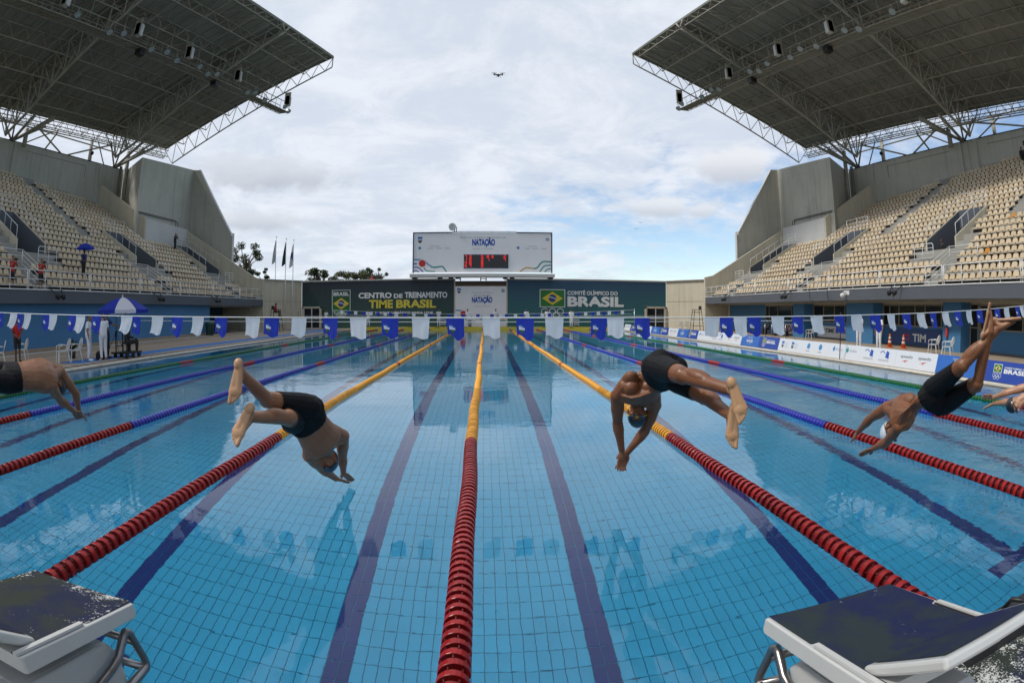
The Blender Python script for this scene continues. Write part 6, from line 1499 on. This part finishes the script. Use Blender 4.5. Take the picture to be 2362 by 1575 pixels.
def block(cx,label,grip,inner):
    """inner: -1/+1 side that faces the middle lane rope; local origin at the front edge of the platform"""
    yf,zf=-.235,.700; sl=.18; H=.052; t_=thing('starting_block',label,'starting block',(cx,yf,zf),'starting blocks on the near pool edge'); hw=.262
    def z(y): return zf+(yf-y)*sl
    yr=-.80
    b=MB(); rbox(b,cx-hw,cx+hw,[(yf,zf-.006),(yf-.01,zf),(yr,z(yr)),(yr,z(yr)-H),(yf-.01,zf-H),(yf,zf-H+.012)],.012); o=b.build('platform',M['fibre'],t_); smooth_obj(o,.005)
    b=MB(); x0=cx-hw+.014; x1=cx+hw-.014; ny=24; ins_=.026
    # grip sheet with a step-in along the rear sides where the wedge rail runs
    def gz(y): return z(y)+.0028
    pts=[(x0,yf-.006),(x1,yf-.006),(x1,-.48),(x1-ins_,-.49),(x1-ins_,-.74),(x0+ins_,-.74),(x0+ins_,-.49),(x0,-.48)]
    b.add([(x,y,gz(y)) for x,y in pts]+[(x,y,gz(y)-.0022) for x,y in pts],[tuple(range(8)),tuple(range(8,16))[::-1]]+[(k,(k+1)%8,(k+1)%8+8,k+8) for k in range(8)]); b.build('grip_sheet',grip,t_)
    for sx in(-1,1):
        b=MB(); xx=cx+sx*(hw-.018); b.bar((xx,-.50,z(-.50)+.006),(xx,-.80,z(-.80)+.006),.018,.008); b.build('wedge_rail',M['fibre'],t_)
        b=MB(); xx=cx+sx*(hw-.0335); b.bar((xx,-.50,z(-.50)+.004),(xx,-.80,z(-.80)+.004),.006,.004); b.build('rail_slot',M['black_rubber'],t_)
    # kick wedge
    w0=V((0,-.69,z(-.69)+.012)); w1=V((0,-.93,z(-.69)+.17)); d=(w1-w0); nn=V((0,-d.z,d.y)).normalized()*-1; nn=V((0,abs(d.z),abs(d.y))).normalized()
    b=MB(); b.prism([(cx-hw+.035,w0.y,w0.z),(cx+hw-.035,w0.y,w0.z),(cx+hw-.035,w1.y,w1.z),(cx-hw+.035,w1.y,w1.z)],tuple(-nn*.03)); o=b.build('kick_wedge',M['fibre'],t_); smooth_obj(o,.008)
    b=MB(); q=nn*.002; b.quad(*[tuple(V(p)+q) for p in((cx-hw+.06,w0.y-.012,w0.z+.008),(cx+hw-.06,w0.y-.012,w0.z+.008),(cx+hw-.06,w1.y+.02,w1.z-.013),(cx-hw+.06,w1.y+.02,w1.z-.013))]); b.build('wedge_grip',grip,t_)
    # moulded pedestal and its side fairing
    b=MB(); rbox(b,cx-.17,cx+.17,[(-.34,.24),(-.36,.50),(-.40,.60),(-.80,.68),(-.92,.64),(-1.0,.24)],.03); o=b.build('pedestal',M['fibre'],t_); smooth_obj(o,.012)
    xi=cx+inner*.085; b=MB(); pr=[(-.315,.49),(-.325,.545),(-.36,.590),(-.42,.612),(-.95,.705),(-1.05,.70),(-1.05,.30),(-.33,.30)]
    rbox(b,min(xi,xi+inner*.105),max(xi,xi+inner*.105),pr,.022); o=b.build('side_fairing',M['fibre'],t_); smooth_obj(o,.010,3)
    # rear step with flaked grip
    b=MB(); b.box((cx-.36,-.98,.24),(cx+.42,-1.45,.42)); b.build('rear_step',M['fibre'],t_); b=MB(); b.box((cx-.34,-.99,.4205),(cx+.40,-1.44,.4225)); b.build('step_grip',M['grip_a'],t_)
    # backstroke handle: bent stainless tube on both sides
    h=MB()
    for sx,dx in((-inner,.20),(inner,.345)):
        x=cx+sx*dx
    xi=cx+inner*.222
    h.tube([(xi-inner*.01,-.72,.500),(xi,-.62,.512),(xi,-.42,.535),(xi,-.365,.548),(xi,-.305,.596),(xi,-.288,.604),(xi,-.268,.592),(xi,-.235,.470),(xi,-.232,.445),(xi,-.245,.430),(xi,-.36,.430)],.0155,10); h.build('grab_handle',M['rust'],t_)
    h=MB(); h.tube([(xi,-.262,.555),(cx-inner*.22,-.262,.555)],.0155,10); h.build('cross_bar',M['rust'],t_)
    h=MB(); h.tube([(xi,-.245,.430),(cx-inner*.22,-.245,.430)],.0155,10); h.build('cross_bar',M['rust'],t_)
    h=MB(); h.tube([(cx-inner*.22,-.40,.55),(cx-inner*.22,-.262,.575),(cx-inner*.22,-.245,.430),(cx-inner*.22,-.34,.42)],.0155,8); h.build('grab_handle',M['rust'],t_)
    return t_
block(-1.205,'white starting block with flaked dark top, bottom left beside the steel handle',M['grip_a'],1)
block(1.225,'white starting block with clean dark blue top, bottom right corner',M['grip_b'],-1)
t_=thing('edge_box','black rubber cable box on the pool edge behind the right starting block','box',(2.9,-.30,.26)); b=MB(); b.box((2.0,-.22,.20),(3.9,-.42,.30)); b.build('body',M['black_rubber'],t_)
b=MB(); b.tube([(2.45,-.24,.30),(2.45,-.27,.36),(2.50,-.33,.36),(2.52,-.36,.30)],.014,6); b.build('buckle',M['black_metal'],t_); b=MB(); b.box((2.75,-.25,.30),(2.85,-.33,.315)); b.build('clip',M['steel'],t_)
for o_ in bpy.data.objects:
    if o_.name.startswith('near_pool_ledge'): o_.data.materials[0]=M['grip_a']
# far blocks: one kind, copied
def far_block():
    t_=thing('starting_block','','starting block',(0,0,.27),'starting blocks at the far end')
    b=MB(); b.box((-.27,-.28,.62),(.27,.35,.70)); 
    for k in range(3): b.box((-.26+.0,-.30,.46-.13*k),(.26,-.20,.52-.13*k))
    b.v=[(x,y+Y1+.35,z+.27) for x,y,z in b.v]; t_.location=(0,Y1+.35,.27); b.build('platform',M['fibre'],t_)
    b=MB(); b.box((-.15,Y1+.35-.2,.27),(.15,Y1+.35+.3,.27+.6)); b.build('pedestal',M['steel_dark'],t_)
    return t_
fb=far_block()
ord_=['first','second','third','fourth','fifth','sixth','seventh','eighth','ninth','tenth']
for i,lx in enumerate(lanes):
    o=fb if i==0 else copy_tree(fb); o.location=(lx,Y1+.35,.27); o['label']='small pale starting block at the far end, %s from the left'%ord_[i]

# ================================================================ DECK FURNITURE
def chair_proto():
    t_=thing('plastic_chair','white plastic chair','chair',(0,0,0))
    b=MB(); b.add([(x,y,.43-.02*cos(x*8)+(.0 if y>-.15 else .01)) for y in(-.21,-.1,.0,.1,.22) for x in(-.21,-.1,0,.1,.21)],[(j*5+i,j*5+i+1,j*5+i+6,j*5+i+5) for j in range(4) for i in range(4)],True)
    b.box((-.22,-.21,.40),(.22,.22,.425)); b.build('seat',M['white_plastic'],t_)
    b=MB(); pts=[]
    for k in range(13):
        a=pi*k/12; pts.append((-.22*cos(a),-.22-.10*(.3+sin(a)*.7)-.02,.60+.25*sin(a)))
    b.tube([(-.22,-.20,.43)]+pts+[(.22,-.20,.43)],.016,6)
    for x in(-.13,-.065,0,.065,.13): b.bar((x,-.215,.43),(x,-.305,.60+.24*sqrt(max(0,1-(x/.23)**2))),.028,.012)
    b.build('backrest',M['white_plastic'],t_)
    for sx in(-1,1):
        for y0,y1,z1 in((.20,.24,.42),(-.20,-.27,.43)):
            b=MB(); b.bar((sx*.20,y0,z1),(sx*.23,y1,0),.045,.03); b.build('leg',M['white_plastic'],t_)
        b=MB(); b.tube([(sx*.22,-.22,.62),(sx*.25,.05,.65),(sx*.24,.20,.60),(sx*.22,.22,.42)],.018,6); b.build('armrest',M['white_plastic'],t_)
    return t_
cp=chair_proto()
for k,(x,y,rz,l,ln) in enumerate(((-15.2,13.75,150,'left of the two white plastic chairs on the blue mat',0),(-15.05,14.35,150,'right of the two white plastic chairs on the blue mat',0),(-18.6,14.3,120,'white plastic chair right behind the man in red shorts and shirt',0),(-18.1,12.5,140,'white plastic chair cut by the left edge',0),
  (20.9,17.4,20,'left of the two white plastic chairs right of the navy telecom sign',0),(20.1,15.7,20,'right of the two white plastic chairs by the service building',0),(22.4,31.4,30,'white plastic chair before the pale lettered sign',0),(18.9,49.3,0,'left of two white chairs behind the farthest boards',0),(19.5,49.2,0,'right of two white chairs behind the farthest boards',0))):
    o=cp if k==0 else copy_tree(cp); o.location=(x,y,DZ); o.rotation_euler=(0,0,radians(rz)); o['label']=l; o['group']='white plastic chairs on the deck'
def cone(x,y,l):
    t_=thing('traffic_cone',l,'traffic cone',(x,y,DZ),'traffic cones'); o_=mat('cone_orange',(.62,.09,.01),.5) if 'cone' not in M else M['cone']; M['cone']=o_
    b=MB(); b.box((x-.19,y-.19,DZ),(x+.19,y+.19,DZ+.04)); b.build('base',o_,t_); b=MB(); b.lathe((x,y,DZ+.04),[(.14,0),(.035,.68),(.02,.70)],14); b.build('body',o_,t_)
    for z,r in((.22,.113),(.44,.080)): b=MB(); b.lathe((x,y,DZ+.04+z),[(r-.002,0),(r-.013,.10)],14,cap=False); b.build('band',M['white_plastic'],t_)
cone(21.9,22.0,'left orange traffic cone, right beside the standing official'); cone(22.1,21.0,'right orange traffic cone before the navy sign')
for k,(x,y) in enumerate(((20.6,35.0),(20.4,33.6),(21.0,32.6),(21.0,31.4))):
    t_=thing('barrier_post','slim steel barrier post behind the boards, %s of four'%ord_[k],'post',(x,y,DZ),'steel barrier posts'); b=MB(); b.lathe((x,y,DZ),[(.14,0),(.14,.02),(.03,.05)],12); b.build('base',M['steel'],t_); b=MB(); b.tube([(x,y,DZ+.05),(x,y,DZ+.95)],.025,8); b.build('pole',M['steel'],t_)
# parasol trolley with the seated camera operator
tx,ty=-13.95,16.55
t_=thing('camera_trolley','black camera trolley on small wheels under the blue and white parasol','trolley',(tx,ty,DZ))
b=MB(); b.box((tx-.45,ty-.55,.20),(tx+.40,ty+.60,.26)); b.build('platform',M['black_metal'],t_)
for sx in(-1,1):
    for sy in(-.8,0.05,.9): b=MB(); b.lathe((tx+sx*.33,ty+sy*.5,.13),[(.05,-.03),(.10,-.03),(.10,.03),(.05,.03)],12,(1,0,0)); b.build('wheel',M['black_rubber'],t_)
b=MB(); 
for y in(-.5,-.02): b.bar((tx-.2,ty+y,.26),(tx-.2,ty+y,1.05),.04)
b.bar((tx-.2,ty-.5,1.05),(tx-.2,ty+.0,1.05),.04); b.bar((tx-.2,ty-.5,.5),(tx-.2,ty+.0,.5),.03); b.build('handle_frame',M['black_metal'],t_)
b=MB(); b.bar((tx+.05,ty+.1,.26),(tx+.05,ty+.1,.62),.12); b.box((tx-.15,ty-.08,.56),(tx+.25,ty+.30,.62)); b.build('stool',M['black_metal'],t_)
t_=thing('parasol','large blue and white parasol over the camera trolley on the left deck','parasol',(tx-.35,ty+.2,DZ))
px0,py0=tx-.35,ty+.2; b=MB(); b.tube([(px0,py0,.26),(px0,py0,2.42)],.022,8); b.build('pole',M['white_paint'],t_)
for k in range(8):
    a0=2*pi*k/8+.39; a1=2*pi*(k+1)/8+.39; b=MB(); R_=1.18; vs=[]
    for j in range(6):
        u=j/5; r=R_*u; z=2.38-.50*u**1.7
        for a in(a0,(a0+a1)/2,a1): rr=r*(.965 if a not in(a0,a1) else 1); vs.append((px0+rr*cos(a),py0+rr*sin(a),z-(.02*u if a not in(a0,a1) else 0)))
    b.add(vs,[(j*3+i,j*3+i+1,(j+1)*3+i+1,(j+1)*3+i) for j in range(5) for i in range(2)],True); o=b.build('canopy_panel',M['white_cloth'] if k%4==2 or k%4==1 and False else M['blue_cloth'],t_)
    b=MB(); b.add([(px0+R_*q*cos(a),py0+R_*q*sin(a),z) for a in(a0,a1) for q,z in((1,1.88),(1.0,1.74))],[(0,1,3,2)]); b.build('valance',M['white_cloth'] if k%4==2 else M['blue_cloth'],t_)
    b=MB(); b.bar((px0,py0,2.3),(px0+R_*cos(a0),py0+R_*sin(a0),1.86),.012); b.build('rib',M['white_paint'],t_)
b=MB(); b.ball((px0,py0,2.44),.035); b.build('finial',M['white_paint'],t_)
clothed('camera operator in black seated on the trolley under the parasol',(tx+.05,ty+.02,.62-.50),radians(-50),duds('black','black','black',skin='dark',sleeve=1.2),pose='sit',h=1.72)
t_=thing('speaker_stand','black loudspeaker on a tripod by the blue wall behind the parasol','loudspeaker',(-17.0,19.6,DZ)); b=MB(); b.box((-17.2,19.4,1.75),(-16.75,19.85,2.3)); b.build('cabinet',M['black_metal'],t_); b=MB(); b.tube([(-17,19.6,.7),(-17,19.6,1.75)],.02,6); b.build('pole',M['black_metal'],t_)
for k in range(3): a=2.1*k; b=MB(); b.tube([(-17,19.6,.95),(-17+.5*cos(a),19.6+.5*sin(a),DZ)],.016,5); b.build('leg',M['black_metal'],t_)
t_=thing('potted_plant','small dark green plant behind the two white chairs','plant',(-16.4,15.6,DZ)); b=MB(); b.lathe((-16.4,15.6,DZ),[(.12,0),(.17,.28)],12); b.build('pot',M['black_rubber'],t_)
R_=random.Random(2); b=MB()
for k in range(60):
    a=R_.uniform(0,2*pi); L=R_.uniform(.3,.6); e=R_.uniform(.5,1.3); c0=V((-16.4,15.6,DZ+.28)); tip=c0+V((cos(a)*cos(e),sin(a)*cos(e),sin(e)))*L; sd=V((-sin(a),cos(a),0))*.04; m_=(c0+tip)/2+V((0,0,.06)); b.add([c0,m_-sd,tip,m_+sd],[(0,1,2,3)])
b.build('leaves',M['leaf_dark'],t_)
t_=thing('dark_bag','black bag on the blue mat behind the white officials','bag',(-14.3,15.25,.05)); b=MB(); rbox(b,-14.5,-14.15,[(15.05,.05),(15.05,.28),(15.15,.36),(15.4,.36),(15.5,.26),(15.5,.05)],.05); b.build('body',M['black_cloth'],t_); b=MB(); b.tube([(-14.45,15.27,.34),(-14.4,15.27,.47),(-14.25,15.27,.47),(-14.2,15.27,.34)],.012,5); b.build('strap',M['black_cloth'],t_)
# blue umbrella in the left stand
ux,uy,uz=-23.4,24.0,ZL+RR_*2
t_=thing('umbrella','open dark blue umbrella held up among the left stand seats','umbrella',(ux,uy,uz)); b=MB(); b.tube([(ux+.12,uy+.05,uz+1.0),(ux,uy,uz+2.02)],.012,5); b.build('shaft',M['black_metal'],t_)
b=MB(); n=16; vs=[(ux,uy,uz+2.0)]
for j in range(1,6):
    for i in range(n): a=2*pi*i/n; r=.68*j/5*(1 if i%2==0 else .95); vs.append((ux+r*cos(a),uy+r*sin(a)*1.0,uz+2.0-.34*(j/5)**1.8+(0 if i%2==0 else .015*j/5)))
b.add(vs,[(0,1+i,1+(i+1)%n) for i in range(n)]+[(1+(j-1)*n+i,1+j*n+i,1+j*n+(i+1)%n,1+(j-1)*n+(i+1)%n) for j in range(1,5) for i in range(n)],True); b.build('canopy',M['blue_cloth'],t_)
# camera tripod of the crew
t_=thing('camera_tripod','broadcast camera on a tripod among the crew on the top rows','camera',(38.1,20.4,ZR+RR_*20)); z=ZR+RR_*20; b=MB(); b.box((37.8,20.2,z+1.4),(38.3,20.6,z+1.75)); b.build('camera_body',M['black_metal'],t_)
for k in range(3): a=2.1*k+.4; b=MB(); b.tube([(38.1,20.4,z+1.4),(38.1+.4*cos(a),20.4+.4*sin(a),z)],.025,5); b.build('leg',M['black_metal'],t_)
# small lamps on the back walls
for s,z0,w in((-1,ZL,'left'),(1,ZR,'right')):
    y=39.7; x=s*(wall_x(y)+.1); z=z0+13.82; t_=thing('wall_spotlight','small spotlight on a stalk on top of the %s stand back wall'%w,'spotlight',(x,y,z)); b=MB(); b.tube([(x,y,z),(x,y,z+.75)],.03,5); b.build('stalk',M['steel_dark'],t_); b=MB(); b.lathe((x,y,z+.85),[(.08,-.12),(.2,0),(.2,.05)],10,(-s*.6,-.3,-.3)); b.build('head',M['black_metal'],t_)
# drone and two birds
dp=CAM+V((.0195,.907,.421)).normalized()*23; t_=thing('drone','small dark four-rotor drone hovering in the sky','drone',tuple(dp))
b=MB(); b.ball(tuple(dp),.07,10,6,(1,1.3,.6)); b.box((dp.x-.03,dp.y-.1,dp.z-.10),(dp.x+.03,dp.y-.02,dp.z-.02)); b.build('body',M['black_metal'],t_)
for sx in(-1,1):
    for sy in(-1,1):
        hub=dp+V((sx*.17,sy*.15,.07 if sy>0 else .0)); b=MB(); b.bar(tuple(dp),tuple(hub),.022); b.build('arm',M['steel_dark'],t_)
        b=MB(); b.lathe(tuple(hub),[(.02,-.02),(.02,.03)],8); b.build('motor',M['black_metal'],t_); b=MB(); b.bar(tuple(hub+V((-.11,.02*sx,.035))),tuple(hub+V((.11,-.02*sx,.035))),.022,.004); b.build('rotor',M['steel_dark'],t_)
    b=MB(); b.tube([tuple(dp+V((sx*.05,0,-.03))),tuple(dp+V((sx*.10,0,-.12)))],.008,5); b.build('skid',M['steel_dark'],t_)
for (u_,l) in (((.2747,.945,.163),'tiny dark bird gliding in the blue sky, upper of two'),((.268,.950,.152),'tiny dark bird gliding in the blue sky, lower of two')):
    p=CAM+V(u_).normalized()*150; t_=thing('bird',l,'bird',tuple(p),'birds gliding over the right'); b=MB(); b.ball(tuple(p),.14,8,5,(.8,1.6,.7)); b.build('body',M['black_metal'],t_)
    for sx in(-1,1): b=MB(); b.prism([tuple(p),tuple(p+V((sx*.35,.08,.12))),tuple(p+V((sx*.75,-.1,.05))),tuple(p+V((sx*.3,-.15,.05)))],(0,0,.015)); b.build('wing',M['black_metal'],t_)
# one thing per piece: parts that were collected in one mesh are taken apart again
def take_apart(o):
    me=o.data; n=len(me.vertices); par=list(range(n))
    def find(a):
        while par[a]!=a: par[a]=par[par[a]]; a=par[a]
        return a
    for p in me.polygons:
        v=p.vertices; r=find(v[0])
        for q in v[1:]: par[find(q)]=r
    groups={}
    for p in me.polygons: groups.setdefault(find(p.vertices[0]),[]).append(p)
    if len(groups)<2 or len(groups)>300: return
    co=[v.co[:] for v in me.vertices]; first=True
    for ps in groups.values():
        used=sorted({v for p in ps for v in p.vertices}); mp={v:i for i,v in enumerate(used)}
        m2=bpy.data.meshes.new(o.name.split('.')[0]); m2.from_pydata([co[v] for v in used],[],[tuple(mp[v] for v in p.vertices) for p in ps])
        for m in me.materials: m2.materials.append(m)
        m2.polygons.foreach_set('material_index',[p.material_index for p in ps]); m2.polygons.foreach_set('use_smooth',[p.use_smooth for p in ps])
        if first: o.data=m2; first=False
        else:
            c=o.copy(); c.data=m2; COL.objects.link(c)
APART={'bracket','bearing','post','aisle_step','shaded_riser','seat_rail','terrace','wall_joint','wall_pipe','leg','mouth_lining','frame','door_surround','backrest','drain_slot','lane_line','ladder_rungs','armrest','goggles'}
for o in [q for q in bpy.data.objects if q.type=='MESH' and q.name.split('.')[0] in APART and q.get('kind')!='stuff']: take_apart(o)
bpy.context.view_layer.update()
